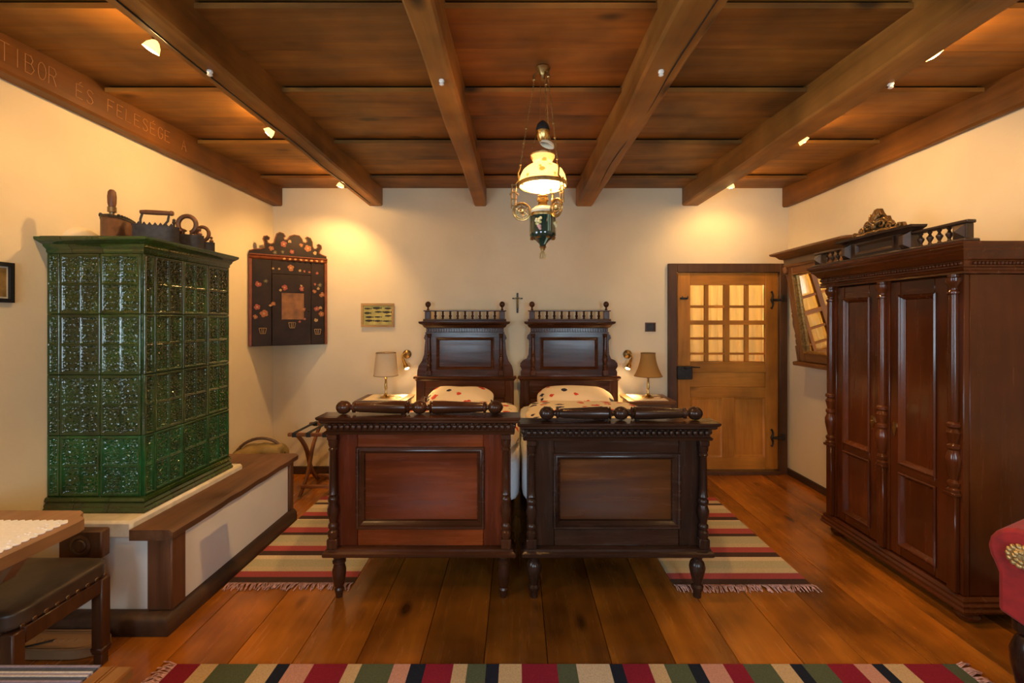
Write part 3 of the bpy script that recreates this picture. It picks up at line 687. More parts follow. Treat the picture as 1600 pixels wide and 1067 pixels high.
def bed(name, label, loc, hw, top, body_x, body_z, panel_m, dark_x, dark_z, leg_fn, roll, head_x, head_z, hx, scallop):
    t = thing(name, label, 'bed', loc)
    dz_ = top - 1.0
    # ---- footboard, front plane at y=0
    for s in (-1, 1):
        m = MB(); m.lathe(leg_fn(.246), (s * (hw - .045), .045, 0), 16); m.obj('leg', dark_z, t)
    m = MB(); m.mould([(-.06, .246), (.020, .246), (.024, .252), (.024, .268), (.012, .276), (.010, .286), (0, .292), (-.06, .292)], [(-hw + .002, .10), (-hw + .002, 0), (hw - .002, 0), (hw - .002, .10)]); m.box(-hw + .03, hw - .03, .03, .10, .247, .291, c=0); m.obj('base_moulding', dark_x, t)
    sw_ = .155; zt = .905 + dz_
    for s in (-1, 1): bx('stile', body_z, t, s * (hw - .005), s * (hw - sw_), .02, .07, .292, zt)
    bx('rail', body_x, t, -hw + sw_ + .0006, hw - sw_ - .0006, .0205, .07, .292, .392); bx('rail', body_x, t, -hw + sw_ + .0006, hw - sw_ - .0006, .0205, .07, zt - .082, zt)
    a, b, c, d = -hw + sw_, hw - sw_, .392, zt - .082
    bx('panel', panel_m, t, a + .001, b - .001, .045, .06, c, d, c=0)
    m = MB(); m.frame(a - .008, b + .008, c - .008, d + .008, [(0, .046), (0, .014), (.006, .008), (.014, .010), (.018, .018), (.024, .016), (.034, .026), (.040, .030), (.044, .046)]); m.obj('panel_moulding', dark_x, t)
    for s in (-1, 1):
        m = MB(); m.box(s * (hw - .03) - .028, s * (hw - .03) + .028, -.024, .03, .293, .345, c=.004); m.lathe(column(.345, zt - .028), (s * (hw - .03), 0, 0), 14); m.box(s * (hw - .03) - .026, s * (hw - .03) + .026, -.024, .03, zt - .028, zt, c=.003); m.obj('column', dark_z, t)
    z = zt
    m = MB(); m.mould([(-.05, z), (.014, z), (.018, z + .012), (.006, z + .02), (.006, z + .058), (.026, z + .062), (.034, z + .070), (.034, z + .078), (.044, z + .084), (.048, z + .092), (.048, z + .099), (-.05, z + .099)], [(-hw, .10), (-hw, 0), (hw, 0), (hw, .10)]); m.box(-hw + .03, hw - .03, .02, .10, z, z + .098, c=0); m.obj('crown_moulding', dark_x, t)
    m = MB(); nb = 31
    for k in range(nb): m.puff((-hw + 2 * hw * (k + .5) / nb, -.010, z + .041), (hw / nb * .82, .016, .017), 2.6, 3)
    for s in (-1, 1):
        for k in range(3): m.puff((s * (hw + .010), .018 + k * .032, z + .041), (.016, .013, .017), 2.6, 3)
    m.obj('bead_moulding', dark_x, t)
    # turned bolster rail lying on the crown
    x0, x1, zc = roll[0], roll[1], z + .099 + .038; Lr = x1 - x0; mid = (x0 + x1) / 2
    pr = []
    def seg(c, r): return [(r * math.sin(PI * i / 8), c - r * 1.1 * math.cos(PI * i / 8)) for i in range(1, 8)]
    pr = [(0, x0)] + seg(x0 + .045, .038) + [(.016, x0 + .092), (.030, x0 + .098), (.030, x0 + .108), (.024, x0 + .114), (.026, x0 + .122), (.036, mid - .135), (.036, mid - .075), (.027, mid - .068), (.036, mid - .060), (.018, mid - .052)] + seg(mid, .038)
    pr += [(.018, mid + .052), (.036, mid + .060), (.027, mid + .068), (.036, mid + .075), (.036, mid + .135), (.026, x1 - .122), (.024, x1 - .114), (.030, x1 - .108), (.030, x1 - .098), (.016, x1 - .092)] + seg(x1 - .045, .038) + [(0, x1)]
    m = MB(); m.lathe(pr, (0, .045, zc), 16, rotm('Y', 90))
    for xx in (mid - .09, mid + .09): m.box(xx - .012, xx + .012, .035, .055, z + .0985, zc - .02)
    m.obj('turned_rail', dark_x, t)
    # ---- side rails
    for s in (-1, 1): bx('side_rail', dark_z, t, s * (hw - .03), s * (hw - .062), .101, 1.86, .26, .46)
    # ---- headboard, front plane at y=1.86
    Y = 1.86
    for s in (-1, 1): bx('head_leg', head_z, t, hx + s * .468, hx + s * .385, Y, Y + .06, 0, .95)
    bx('head_panel', head_x, t, hx - .384, hx + .384, Y + .012, Y + .05, .25, .79); bx('head_rail', head_x, t, hx - .384, hx + .384, Y + .001, Y + .055, .79, .95)
    m = MB(); m.frame(hx - .392, hx + .392, .3, .80, [(0, Y + .012), (0, Y - .004), (.012, Y - .002), (.022, Y + .012)]); m.obj('panel_moulding', head_x, t)
    m = MB(); m.mould([(-.05, .95), (.004, .95), (.010, .962), (.022, .972), (.024, .985), (.016, .994), (-.05, .994)], [(hx - .468, Y + .062), (hx - .468, Y), (hx + .468, Y), (hx + .468, Y + .062)]); m.box(hx - .45, hx + .45, Y + .02, Y + .06, .951, .993, c=0); m.obj('shelf_moulding', head_x, t)
    if scallop: half = [(.462, .994), (.464, 1.03), (.452, 1.055), (.470, 1.085), (.466, 1.115), (.440, 1.145), (.405, 1.16), (.388, 1.20), (.382, 1.30), (.384, 1.335), (.404, 1.355), (.396, 1.385), (.378, 1.40)]
    else: half = [(.464, .994), (.460, 1.045), (.448, 1.09), (.415, 1.14), (.396, 1.20), (.388, 1.30), (.384, 1.335), (.398, 1.355), (.388, 1.385), (.378, 1.40)]
    out = [(hx + a, b) for a, b in half] + [(hx - a, b) for a, b in half[::-1]]
    m = MB(); m.prism(out, Y + .02, Y + .05); m.obj('head_board', head_x, t, angle=25)
    bx('upper_panel', head_x, t, hx - .265, hx + .265, Y + .012, Y + .0195, 1.065, 1.355, c=0)
    m = MB(); m.frame(hx - .275, hx + .275, 1.055, 1.365, [(0, Y + .02), (0, Y - .004), (.008, Y - .008), (.016, Y - .003), (.026, Y + .004), (.032, Y + .02)]); m.obj('panel_moulding', head_x, t)
    for s in (-1, 1):
        m = MB(); m.box(hx + s * .345 - .025, hx + s * .345 + .025, Y - .02, Y + .019, 1.0, 1.05, c=.004); m.lathe(column(1.05, 1.40, .017), (hx + s * .345, Y, 0), 12); m.obj('column', head_z, t)
    m = MB(); pth = [(hx - .365, Y + .055), (hx - .365, Y - .005), (hx + .365, Y - .005), (hx + .365, Y + .055)]
    m.mould([(-.04, 1.40), (.012, 1.40), (.012, 1.412), (.004, 1.416), (.004, 1.452), (.022, 1.462), (.034, 1.482), (.040, 1.486), (.060, 1.496), (.066, 1.508), (.066, 1.516), (.030, 1.520), (.028, 1.540), (-.04, 1.540)], pth); m.box(hx - .34, hx + .34, Y + .02, Y + .055, 1.401, 1.539, c=0); m.obj('crown_moulding', head_x, t)
    m = MB(); nd = 30
    for k in range(nd): x = hx - .365 + .73 * (k + .5) / nd; m.box(x - .008, x + .008, Y - .020, Y - .006, 1.418, 1.450, c=.003)
    m.obj('dentil_moulding', head_x, t)
    # gallery
    for s in (-1, 1):
        q = bx('gallery_post', head_z, t, hx + s * .355 - .026, hx + s * .355 + .026, Y - .02, Y + .035, 1.5405, 1.612)
        m = MB(); m.lathe([(.010, 1.622), (.014, 1.63), (.008, 1.642), (.010, 1.652)] + [(.027 * math.sin(PI * i / 10), 1.680 - .029 * math.cos(PI * i / 10)) for i in range(2, 10)] + [(0, 1.709)], (hx + s * .355, Y + .008, 0), 16); m.obj('ball_finial', head_z, t)
    bx('gallery_rail', head_x, t, hx - .395, hx + .395, Y - .022, Y + .037, 1.6125, 1.623)
    sp = MB().lathe([(.009, 0), (.013, .006), (.008, .014), (.015, .026), (.015, .032), (.007, .042), (.012, .052), (.008, .058), (.012, .072)], (0, 0, 0), 10).mesh('gallery_spindle', head_z)
    for k in range(9): inst(sp, 'gallery_spindle', t, (hx - .355 + .71 * (k + 1) / 10, Y + .008, 1.5405))
    return t
BL = bed('wooden_bed', 'reddish mahogany bed on the left, nearer the stove', (-.527, 2.455, 0), .500, 1.005, MAH_X, MAH_Z, MAH_X, HEAD_X, HEAD_Z, turned_leg, (-.475, .455), HEAD_X, HEAD_Z, .035, False)
BR = bed('wooden_bed', 'blackish brown bed on the right, nearer the door', (.549, 2.455, 0), .497, .972, DARK_X, DARK_Z, WAL_X, DARK_X, DARK_Z, fat_leg, (-.425, .485), HEAD_X, HEAD_Z, -.045, True)
for o in list(BR.children):
    if o.name.startswith('head') or o.name.startswith('upper'): o.color = (.85, .85, .9, 1)
def soft(name, label, cat, c, h, mat, **k):
    loc = Vector(c) - Vector((0, 0, h[2])); m = MB().puff((0, 0, h[2]), h, **k); o = m.obj(name, mat, None, angle=180, loc=loc); return tag(o, label, cat)
soft('mattress', 'white sheeted mattress of the left bed', 'mattress', (-.497, 3.44, .60), (.518, .862, .13), LINEN, e=14, n=16, amp=.012, fr=6)
soft('mattress', 'white sheeted mattress of the right bed', 'mattress', (.512, 3.44, .595), (.479, .862, .13), LINEN, e=14, n=16, amp=.012, fr=6, seed=4)
soft('duvet', 'floral beige duvet folded on the left bed', 'duvet', (-.46, 3.20, .805), (.475, .58, .062), FLORAL, e=5, n=24, amp=.03, fr=7, seed=2)
soft('duvet', 'floral beige duvet folded on the right bed', 'duvet', (.525, 3.20, .812), (.445, .58, .062), FLORAL, e=5, n=24, amp=.03, fr=7, seed=9)
pw1 = soft('pillow', 'plump floral pillow against the left headboard', 'pillow', (-.50, 4.04, .835), (.30, .19, .085), FLORAL, e=3.2, n=18, amp=.015, fr=5, seed=3, squash=.6)
pw2 = soft('pillow', 'plump floral pillow against the right headboard', 'pillow', (.52, 4.04, .835), (.34, .19, .088), FLORAL, e=3.2, n=18, amp=.015, fr=5, seed=6, squash=.6)
pw1.rotation_euler = (R(14), 0, 0); pw2.rotation_euler = (R(14), 0, 0)

# ------------------------------------------------------------------ nightstands and their lamps
def nightstand(label, x0, x1, top_m, body_m, clothlab):
    cx = (x0 + x1) / 2; hw = (x1 - x0) / 2
    t = thing('nightstand', label, 'nightstand', (cx, 4.22, 0), 0, 'nightstands beside the beds')
    m = MB(); m.mould([(-.1, .775), (.0, .775), (.006, .783), (.0, .79), (.012, .797), (.012, .806), (-.1, .806)], [(-hw + .012, .18), (-hw + .012, -.19), (hw - .012, -.19), (hw - .012, .18)]); m.box(-hw + .05, hw - .05, -.15, .18, .776, .805, c=0); m.obj('top', top_m, t)
    bx('body', body_m, t, -hw + .035, hw - .035, -.165, .18, .30, .7745)
    dr = bx('drawer', body_m, t, -hw + .055, hw - .055, -.177, -.1655, .63, .75); MB().ball((0, -.188, .69), .013).obj('knob', ABRASS, dr)
    dd = bx('door', body_m, t, -hw + .055, hw - .055, -.177, -.1655, .33, .61); MB().ball((hw - .08, -.186, .47), .011).obj('knob', ABRASS, dd)
    for sx in (-1, 1):
        for sy in (-.15, .165): MB().lathe([(.014, 0), (.018, .03), (.024, .15), (.018, .2), (.026, .22), (.026, .30)], (sx * (hw - .05), sy, 0), 12).obj('leg', body_m, t)
    # cloth on top
    m = MB(); m.box(cx - hw + .06, cx + hw - .06, 4.05, 4.38, .8062, .8095, c=.001); tag(m.obj('table_runner', CREAM), clothlab, 'cloth')
nightstand('dark topped nightstand between the suitcase rack and the left bed', -1.450, -.989, NIGHTD, NIGHTW, 'cream cloth on the nightstand left of the beds')
nightstand('orange brown nightstand between the right bed and the door', 1.001, 1.425, NIGHTW, NIGHTW, 'cream cloth on the nightstand right of the beds')
def table_lamp(label, x, y, r0, r1, h0, h1, flare, shade_m, trim_m):
    t = thing('table_lamp', label, 'lamp', (x, y, .81), 0, 'bedside table lamps')
    m = MB(); m.lathe([(.055, 0), (.056, .006), (.045, .012), (.030, .018), (.014, .030), (.009, .045), (.009, .08), (.013, .085), (.011, .13), (.009, .17), (.013, .18), (.008, .185), (.008, h0 + .1)], (0, 0, 0), 20); m.obj('stem', BRASS, t)
    m = MB(); n = 32; pr = []
    for i in range(11):
        q = i / 10; r = r0 + (r1 - r0) * (q if not flare else 1 - (1 - q) ** 1.9); pr.append((r, h0 + (h1 - h0) * q))
    full = pr + [(r - .002, z) for r, z in pr[::-1]]
    vs = []; fs = []
    for (r, z) in full:
        for k in range(n): vs.append((r * math.cos(2 * PI * k / n), r * math.sin(2 * PI * k / n), z))
    L = len(full)
    for i in range(L):
        for k in range(n): fs.append((i * n + k, i * n + (k + 1) % n, ((i + 1) % L) * n + (k + 1) % n, ((i + 1) % L) * n + k))
    m.add(vs, fs); m.obj('shade', shade_m, t)
    m = MB()
    for (r, z) in (pr[0], pr[-1]): m.tube([(r * math.cos(a * PI / 16), r * math.sin(a * PI / 16), z) for a in range(32)], .003, 6, closed=True)
    for a in (0, 120, 240): m.tube([(0, 0, h1 - .012), (pr[-1][0] * math.cos(R(a)), pr[-1][0] * math.sin(R(a)), h1 - .002)], .0015, 5)
    m.obj('shade_trim', trim_m, t)
    m = MB(); m.tube([(.05, .02, .004), (.11, .05, .003), (.14, .0, .003), (.10, -.04, .003), (.16, -.02, .003)], .003, 6); m.obj('cord', trim_m, t)
table_lamp('brass table lamp with pale straight shade on the left nightstand', -1.215, 4.20, .112, .090, .205, .415, False, shade('pale_shade', (.78, .66, .46)), plain('braid', (.30, .19, .08), .8))
table_lamp('brass table lamp with ochre bell shade on the right nightstand', 1.225, 4.20, .128, .066, .200, .412, True, shade('ochre_shade', (.45, .24, .06)), plain('braid2', (.22, .11, .03), .8))

# brass reading lamps on the wall
def sconce(label, x, s):
    t = thing('wall_lamp', label, 'wall lamp', (x, YB, 1.19), 0, 'brass reading lamps beside the headboards')
    m = MB(); m.lathe([(0, 0), (.042, 0), (.044, .008), (.038, .016), (.020, .024), (.012, .030), (0, .032)], (0, 0, 0), 20, rotm('X', 90)); m.obj('wall_rose', ABRASS, t)
    m = MB(); m.tube([(0, -.03, 0), (-s * .012, -.055, .012), (-s * .028, -.07, -.004), (-s * .026, -.08, -.03), (-s * .016, -.088, -.05)], .0075, 8); m.obj('arm', ABRASS, t)
    dirv = Vector((s * .42, -.28, -.86)).normalized(); q = Vector((0, 0, -1)).rotation_difference(dirv).to_matrix().to_4x4()
    m = MB(); m.lathe([(.010, .01), (.013, -.01), (.015, -.04), (.026, -.062), (.029, -.10), (.027, -.10), (.022, -.062), (.006, -.03)], (-s * .016, -.088, -.045), 18, q); m.obj('spot_head', BRASS, t)
    p = Vector((-s * .016, -.088, -.045)) + dirv * .088
    m = MB(); m.ball(p, .021); m.obj('bulb', BULB, t)
    l = bpy.data.lights.new('sconce_light', 'SPOT'); l.energy = 16; l.color = WARM; l.spot_size = R(105); l.spot_blend = .7; l.shadow_soft_size = .02
    lo = bpy.data.objects.new('sconce_light', l); C.objects.link(lo); lo.parent = t; lo.location = p + dirv * .03
    lo.rotation_euler = Vector((0, 0, -1)).rotation_difference(dirv).to_euler()
sconce('lit brass reading lamp left of the headboards', -1.09, 1); sconce('lit brass reading lamp right of the headboards', 1.105, -1)

# ------------------------------------------------------------------ things on the walls
cx_ = thing('crucifix', 'small dark crucifix on the wall between the headboards', 'crucifix', (.010, YB, 1.60))
bx('upright', IRON, cx_, -.009, .009, -.016, -.001, 0, .20); bx('crossbar', IRON, cx_, -.052, .052, -.0165, -.0015, .138, .152)
m = MB(); m.tube([(0, -.02, .05), (.002, -.024, .09), (0, -.022, .135)], [.004, .006, .007], 8); m.ball((0, -.024, .148), .008, n=8, m=6); m.tube([(-.036, -.02, .15), (0, -.02, .132), (.036, -.02, .15)], .003, 6); m.obj('figure', ABRASS, cx_)
pf = thing('framed_picture', 'small yellow fish print in a light wooden frame', 'picture', (-1.382, YB, 1.578), 0)
LFRAME = wood('light_frame', (.46, .27, .09), (.62, .38, .14), 'x', 16, .5)
m = MB(); m.frame(-.163, .163, -.118, .118, [(0, 0), (0, -.020), (.022, -.020), (.024, 0)]); m.obj('picture_frame', LFRAME, pf)
bx('print', plain('print_ground', (.50, .44, .12), .6, noise=.4, nscale=12), pf, -.14, .14, -.010, 0, -.095, .095, c=0)
FISH = plain('fish_ink', (.03, .028, .015), .7, noise=.5, nscale=60); FISHR = plain('fish_red', (.35, .06, .02), .7)
m = MB(); rnd = random.Random(4)
for r_, (z, n) in enumerate(((.072, 3), (.028, 3), (-.012, 3), (-.055, 3))):
    for k in range(n):
        x = -.095 + k * .095 + rnd.uniform(-.012, .012); zz = z + rnd.uniform(-.008, .008); L = rnd.uniform(.028, .04); H = rnd.uniform(.007, .012)
        p = [(x + L * math.cos(a * PI / 8), zz + H * math.sin(a * PI / 8)) for a in range(16)]
        m.prism(p, -.0112, -.0102, mi=0); m.prism([(x + L * .9, zz), (x + L * 1.3, zz + H), (x + L * 1.3, zz - H)], -.0112, -.0102); m.prism([(x - .008, zz - H), (x + .004, zz - H * 1.5), (x + .008, zz - H)], -.0112, -.0102, mi=1)
m.obj('printed_fish', [FISH, FISHR], pf)['kind'] = 'stuff'
pfl = thing('framed_picture', 'black framed picture on the left wall beyond the table', 'picture', (XL, 2.045, 1.708), R(90))
m = MB(); m.frame(-.125, .125, -.095, .095, [(0, 0), (0, -.018), (.018, -.018), (.020, -.002), (.02, 0)]); m.obj('picture_frame', BLACK, pfl)
bx('mount', plain('mount_card', (.62, .58, .48), .7), pfl, -.107, .107, -.006, 0, -.077, .077, c=0)
bx('print', plain('print_landscape', (.28, .17, .05), .6, noise=.8, nscale=14), pfl, -.098, .098, -.0072, -.006, -.068, .068, c=0)

# painted corner cabinet
CA = thing('corner_cabinet', 'dark painted corner cabinet with flowers hanging in the corner', 'cabinet', (-2.155, 4.285, 1.29), R(37.2))
PAINT_D = plain('cabinet_paint', (.026, .013, .007), .5, noise=.5, nscale=9, bump=.15, spec=.3)
PAINT_R = plain('cabinet_red', (.21, .055, .014), .45, noise=.3, nscale=18)
PAINT_P = plain('cabinet_panel', (.26, .11, .030), .5, noise=.5, nscale=14)
m = MB(); m.prism([(-.325, .012), (.325, .012), (-.088, .305)], 0, .815, plane='xy'); m.obj('cabinet_body', PAINT_D, CA)
bx('front_board', PAINT_D, CA, -.312, -.152, -.004, .0115, 0, .80); bx('front_board', PAINT_D, CA, .190, .312, -.004, .0115, 0, .80); bx('front_board', PAINT_D, CA, -.1515, .1895, -.004, .0115, .672, .80)
dd = bx('door', PAINT_D, CA, -.150, .188, -.012, .0115, .004, .670, c=.004)
m = MB(); m.frame(-.070, .122, .245, .495, [(0, -.0125), (0, -.016), (.010, -.016), (.012, -.0125)]); m.box(-.070, .122, -.0145, -.0122, .245, .495, c=0); m.obj('painted_panel', PAINT_P, dd)
bx('corner_trim', PAINT_R, CA, -.337, -.3125, -.016, .012, 0, .80); bx('corner_trim', PAINT_R, CA, .3125, .337, -.016, .012, 0, .80)
m = MB(); m.mould([(-.01, .80), (.006, .80), (.018, .812), (.020, .822), (.012, .826), (.024, .838), (.024, .846), (-.01, .846)], [(-.337, 0), (.337, 0)]); m.obj('cornice', PAINT_R, CA)
m = MB()
for k in range(8): x = -.05 + k * .048; m.puff((x, -.022, .815), (.013, .006, .011), 2.5, 3)
m.obj('cornice_beads', plain('bead_paint', (.45, .22, .07), .5), CA)
cr = [(-.335, .846), (-.335, .868), (-.29, .885), (-.245, .892), (-.215, .905), (-.214, .955), (-.226, .985), (-.218, 1.01), (-.192, 1.018), (-.172, 1.004), (-.176, .985), (-.192, .978), (-.186, .955), (-.162, .945), (-.135, .958), (-.125, 1.0), (-.112, 1.045), (-.085, 1.062), (-.055, 1.055), (-.038, 1.03), (-.052, 1.012), (-.045, .995), (-.022, 1.0), (.0, 1.035), (.04, 1.052), (.085, 1.048), (.108, 1.02), (.118, .99), (.142, .985), (.155, 1.0), (.148, 1.022), (.138, 1.03), (.155, 1.045), (.185, 1.035), (.202, 1.0), (.204, .96), (.216, .935), (.240, .935), (.252, .955), (.246, .975), (.262, .985), (.285, .972), (.288, .945), (.270, .92), (.262, .895), (.29, .882), (.335, .868), (.335, .846)]
m = MB(); m.prism([(a * .99, b) for a, b in cr], -.008, .012); crest = m.obj('crest_board', PAINT_D, CA, angle=20)
m = MB(); m.tube([(a * .99, -.008, b) for a, b in cr[1:-1]], .005, 6); m.obj('crest_edge', PAINT_R, crest)
PF = [plain('paint_orange', (.34, .11, .022), .5), plain('paint_cream', (.42, .26, .09), .5), plain('paint_pink', (.30, .06, .03), .5), plain('paint_leaf', (.09, .08, .035), .5)]
m = MB(); rnd = random.Random(11)
def flower(x, z, r, y, mi):
    for k in range(5):
        a = 2 * PI * k / 5 + rnd.random(); m.prism([(x + r * .55 * math.cos(a) + r * .5 * math.cos(b * PI / 4), z + r * .55 * math.sin(a) + r * .5 * math.sin(b * PI / 4)) for b in range(8)], y - .0003 * (k + 1), y, mi=mi)
    m.prism([(x + r * .3 * math.cos(b * PI / 4), z + r * .3 * math.sin(b * PI / 4)) for b in range(8)], y - .0022, y, mi=1)
def vase(x, z, y):
    for pts in ([(-.03, .05), (.03, .05)], [(-.03, .05), (-.02, 0)], [(.03, .05), (.02, 0)], [(-.02, 0), (.02, 0)], [(-.008, .045), (-.006, .005)], [(.008, .045), (.006, .005)]):
        m.tube([(x + a, y, z + b) for a, b in pts], .0028, 5, mi=1)
for (x, z, r, mi) in ((-.27, .36, .026, 2), (-.215, .30, .034, 0), (-.285, .27, .020, 0), (-.26, .57, .026, 2), (-.20, .60, .018, 3), (.24, .35, .024, 2), (.285, .30, .026, 0), (.235, .24, .018, 1), (.275, .36, .016, 1), (.22, .52, .018, 0), (.29, .49, .026, 0), (.27, .585, .02, 3), (.255, .55, .014, 1), (.225, .59, .012, 2), (.01, .735, .030, 0), (.09, .715, .012, 1), (.13, .71, .011, 2), (.175, .705, .011, 2), (.245, .70, .014, 2), (-.14, .72, .010, 1), (-.09, .72, .010, 1)): flower(x, z, r, -.0042, mi)
for (x, z, r, mi) in ((-.045, .545, .026, 2), (-.08, .52, .012, 1), (.105, .54, .022, 2), (.10, .57, .010, 1), (-.14, .39, .020, 0), (-.165, .375, .012, 1), (.118, .345, .02, 0), (.13, .25, .012, 2), (.085, .225, .012, 2)): flower(x, z, r, -.0145, mi)
for (x, z, r, mi) in ((-.05, .955, .028, 2), (.0, .985, .016, 1), (.10, .96, .018, 0), (.16, .935, .032, 0), (-.155, .905, .022, 0), (-.125, .87, .018, 3), (.225, .895, .018, 1), (.02, .89, .02, 2), (-.06, .88, .015, 3)): flower(x, z, r, -.0085, mi)
vase(-.225, .115, -.006); vase(.02, .165, -.0135); vase(.25, .10, -.006)
m.obj('painted_flowers', PF, CA)['kind'] = 'stuff'
MB().ball((.165, -.02, .33), .009).obj('door_knob', IRON, CA)

# tilted mirror on the right wall
MI = thing('wall_mirror', 'tilted mirror in a carved brown frame between door and wardrobe', 'mirror', (XR - .05, 3.80, 1.10), R(-90))
MI.rotation_euler = (R(8.5), 0, R(-90))
MW = wood('mirror_wood', (.13, .050, .016), (.27, .115, .036), 'z', 10, .35, coat=.2); MWX = wood('mirror_wood_x', (.13, .050, .016), (.27, .115, .036), 'x', 10, .35, coat=.2)
bx('back_board', MWX, MI, -.36, .36, .0, .018, .02, .93)
for s in (-1, 1):
    bx('stile', MW, MI, s * .36, s * .285, -.035, -.001, .06, .93)
    MB().lathe(column(.20, .90, .016), (s * .375, -.02, 0), 12).obj('column', MW, MI)
    m = MB(); m.tube([(s * .38 + s * .024 * (1 - k / 14) * math.cos(k * .75), -.02, .135 + .05 * (1 - k / 14) * math.sin(k * .75) + .0) for k in range(13)], .013, 8); m.box(s * .36, s * .40, -.04, -.001, .055, .20); m.obj('scroll_bracket', MW, MI)
bx('rail', MWX, MI, -.2845, .2845, -.035, -.001, .06, .14); bx('rail', MWX, MI, -.2845, .2845, -.035, -.001, .86, .93)
m = MB(); m.frame(-.288, .288, .137, .863, [(0, -.004), (0, -.044), (.008, -.046), (.018, -.022), (.020, -.004)]); m.obj('inner_moulding', GILT, MI)
bx('mirror_glass', MIRROR, MI, -.284, .284, -.012, -.0005, .141, .859, c=0)
bx('shelf', MWX, MI, -.42, .42, -.075, .02, .02, .055, c=.006)
m = MB(); m.mould([(-.02, .93), (.008, .93), (.012, .95), (.006, .96), (.006, 1.0), (.03, 1.012), (.05, 1.04), (.078, 1.055), (.085, 1.062), (.085, 1.075), (-.02, 1.09)], [(-.37, .018), (-.37, -.036), (.37, -.036), (.37, .018)]); m.box(-.355, .355, -.02, .018, .931, 1.08, c=0); m.obj('crown_moulding', MWX, MI)
for s in (-1, 1): MB().puff((s * .362, -.045, .90), (.022, .02, .035), 2.5, 4, amp=.006, fr=40).obj('capital', MW, MI)

# ------------------------------------------------------------------ wardrobe (front faces the beds)
WA = thing('wardrobe', 'tall reddish brown two door wardrobe with columns and crested top', 'wardrobe', (2.475, 2.765, 0), R(-90))
hw, fy, by = .495, -.225, .225
for sx in (-1, 1):
    for sy in (-.17, .17): MB().lathe([(.030, 0), (.048, .012), (.056, .032), (.046, .05), (.034, .056), (.04, .068)], (sx * (hw - .04), sy, 0), 18).obj('bun_foot', WARD_Z, WA)
m = MB(); pth = [(-hw, by), (-hw, fy), (hw, fy), (hw, by)]
m.mould([(-.06, .068), (.030, .068), (.034, .080), (.026, .090), (.030, .104), (.020, .114), (.022, .126), (.008, .140), (-.06, .140)], pth); m.box(-hw + .03, hw - .03, fy + .03, by, .07, .139, c=0); m.obj('base_moulding', WARD_X, WA)
bx('side_panel', WARD_Z, WA, -hw, -hw + .025, fy + .03, by, .1405, 1.762); bx('side_panel', WARD_Z, WA, hw - .025, hw, fy + .03, by, .1405, 1.762)
bx('back_panel', WARD_Z, WA, -hw + .026, hw - .026, by - .015, by, .1405, 1.762); bx('top_panel', WARD_X, WA, -hw + .026, hw - .026, fy + .03, by - .016, 1.74, 1.762)
for x in (-hw + .0425, 0, hw - .0425): bx('front_post', WARD_Z, WA, x - .0425, x + .0425, fy, fy + .0295, .1405, 1.762)
for s in (-1, 1):
    a, b = (.0432, hw - .0858); x0, x1 = (a, b) if s > 0 else (-b, -a)
    D = bpy.data.objects.new('door', None); C.objects.link(D); D.parent = WA
    st = .075; y0, y1 = fy + .004, fy + .028
    bx('stile', WARD_Z, D, x0 + .001, x0 + st, y0, y1, .146, 1.755); bx('stile', WARD_Z, D, x1 - st, x1 - .001, y0, y1, .146, 1.755)
    for (c, d) in ((.146, .215), (.625, .695), (1.665, 1.755)): bx('rail', WARD_X, D, x0 + st + .0005, x1 - st - .0005, y0 + .0005, y1, c, d)
    for (c, d) in ((.215, .625), (.695, 1.665)):
        bx('panel', WARD_Z, D, x0 + st, x1 - st, y0 + .012, y1 - .002, c, d, c=0)
        m = MB(); m.frame(x0 + st - .012, x1 - st + .012, c - .012, d + .012, [(0, y0 + .012), (0, y0 - .008), (.007, y0 - .013), (.014, y0 - .009), (.018, y0 - .003), (.026, y0 + .004), (.030, y0 + .012)]); m.obj('panel_moulding', WARD_Z, D)
    if s < 0:
        m = MB(); m.prism([(x1 - .045 + .018 * q[0], .885 + .045 * q[1]) for q in ((0, -1), (.5, -.8), (.6, -.4), (1, 0), (.7, .4), (.6, .8), (0, 1), (-.6, .8), (-.7, .4), (-1, 0), (-.6, -.4), (-.5, -.8))], y0 - .006, y0 - .0005); m.ball((x1 - .045, y0 - .007, .895), .006); m.obj('escutcheon', BRASS, D)
    else:
        m = MB(); m.prism([(x0 + .035 + .015 * q[0], .885 + .045 * q[1]) for q in ((0, -1), (.5, -.8), (.6, -.4), (1, 0), (.7, .4), (.6, .8), (0, 1), (-.6, .8), (-.7, .4), (-1, 0), (-.6, -.4), (-.5, -.8))], y0 - .006, y0 - .0005); m.obj('escutcheon', BRASS, D)
for x in (-hw + .0425, 0, hw - .0425):
    cobj = MB()
    cobj.box(x - .026, x + .026, fy - .026, fy - .0005, .145, .635, c=.004); cobj.box(x - .036, x + .036, fy - .040, fy - .0005, .635, .652, c=.003)
    cobj.lathe([(.030, .652), (.032, .665), (.022, .675), (.030, .69), (.030, .70), (.018, .715), (.024, .74), (.034, .80), (.035, .83), (.022, .865), (.030, .875), (.030, .89), (.020, .90), (.026, .93), (.032, .955), (.022, .975), (.032, .985), (.032, 1.0), (.022, 1.01), (.023, 1.03), (.024, 1.3), (.021, 1.66), (.028, 1.665), (.028, 1.675), (.020, 1.685), (.020, 1.70), (.030, 1.715), (.034, 1.73), (.034, 1.745), (.026, 1.75), (.026, 1.762)], (x, fy - .010, 0), 16)
    cobj.obj('column', WARD_Z, WA)
m = MB(); m.mould([(-.08, 1.7625), (.032, 1.7625), (.036, 1.772), (.030, 1.78), (.036, 1.79), (.028, 1.796), (.030, 1.826), (.044, 1.836), (.060, 1.862), (.074, 1.872), (.076, 1.882), (.090, 1.892), (.094, 1.905), (.094, 1.912), (-.08, 1.912)], pth); m.box(-hw + .05, hw - .05, fy + .05, by, 1.763, 1.911, c=0); m.obj('cornice', WARD_X, WA)
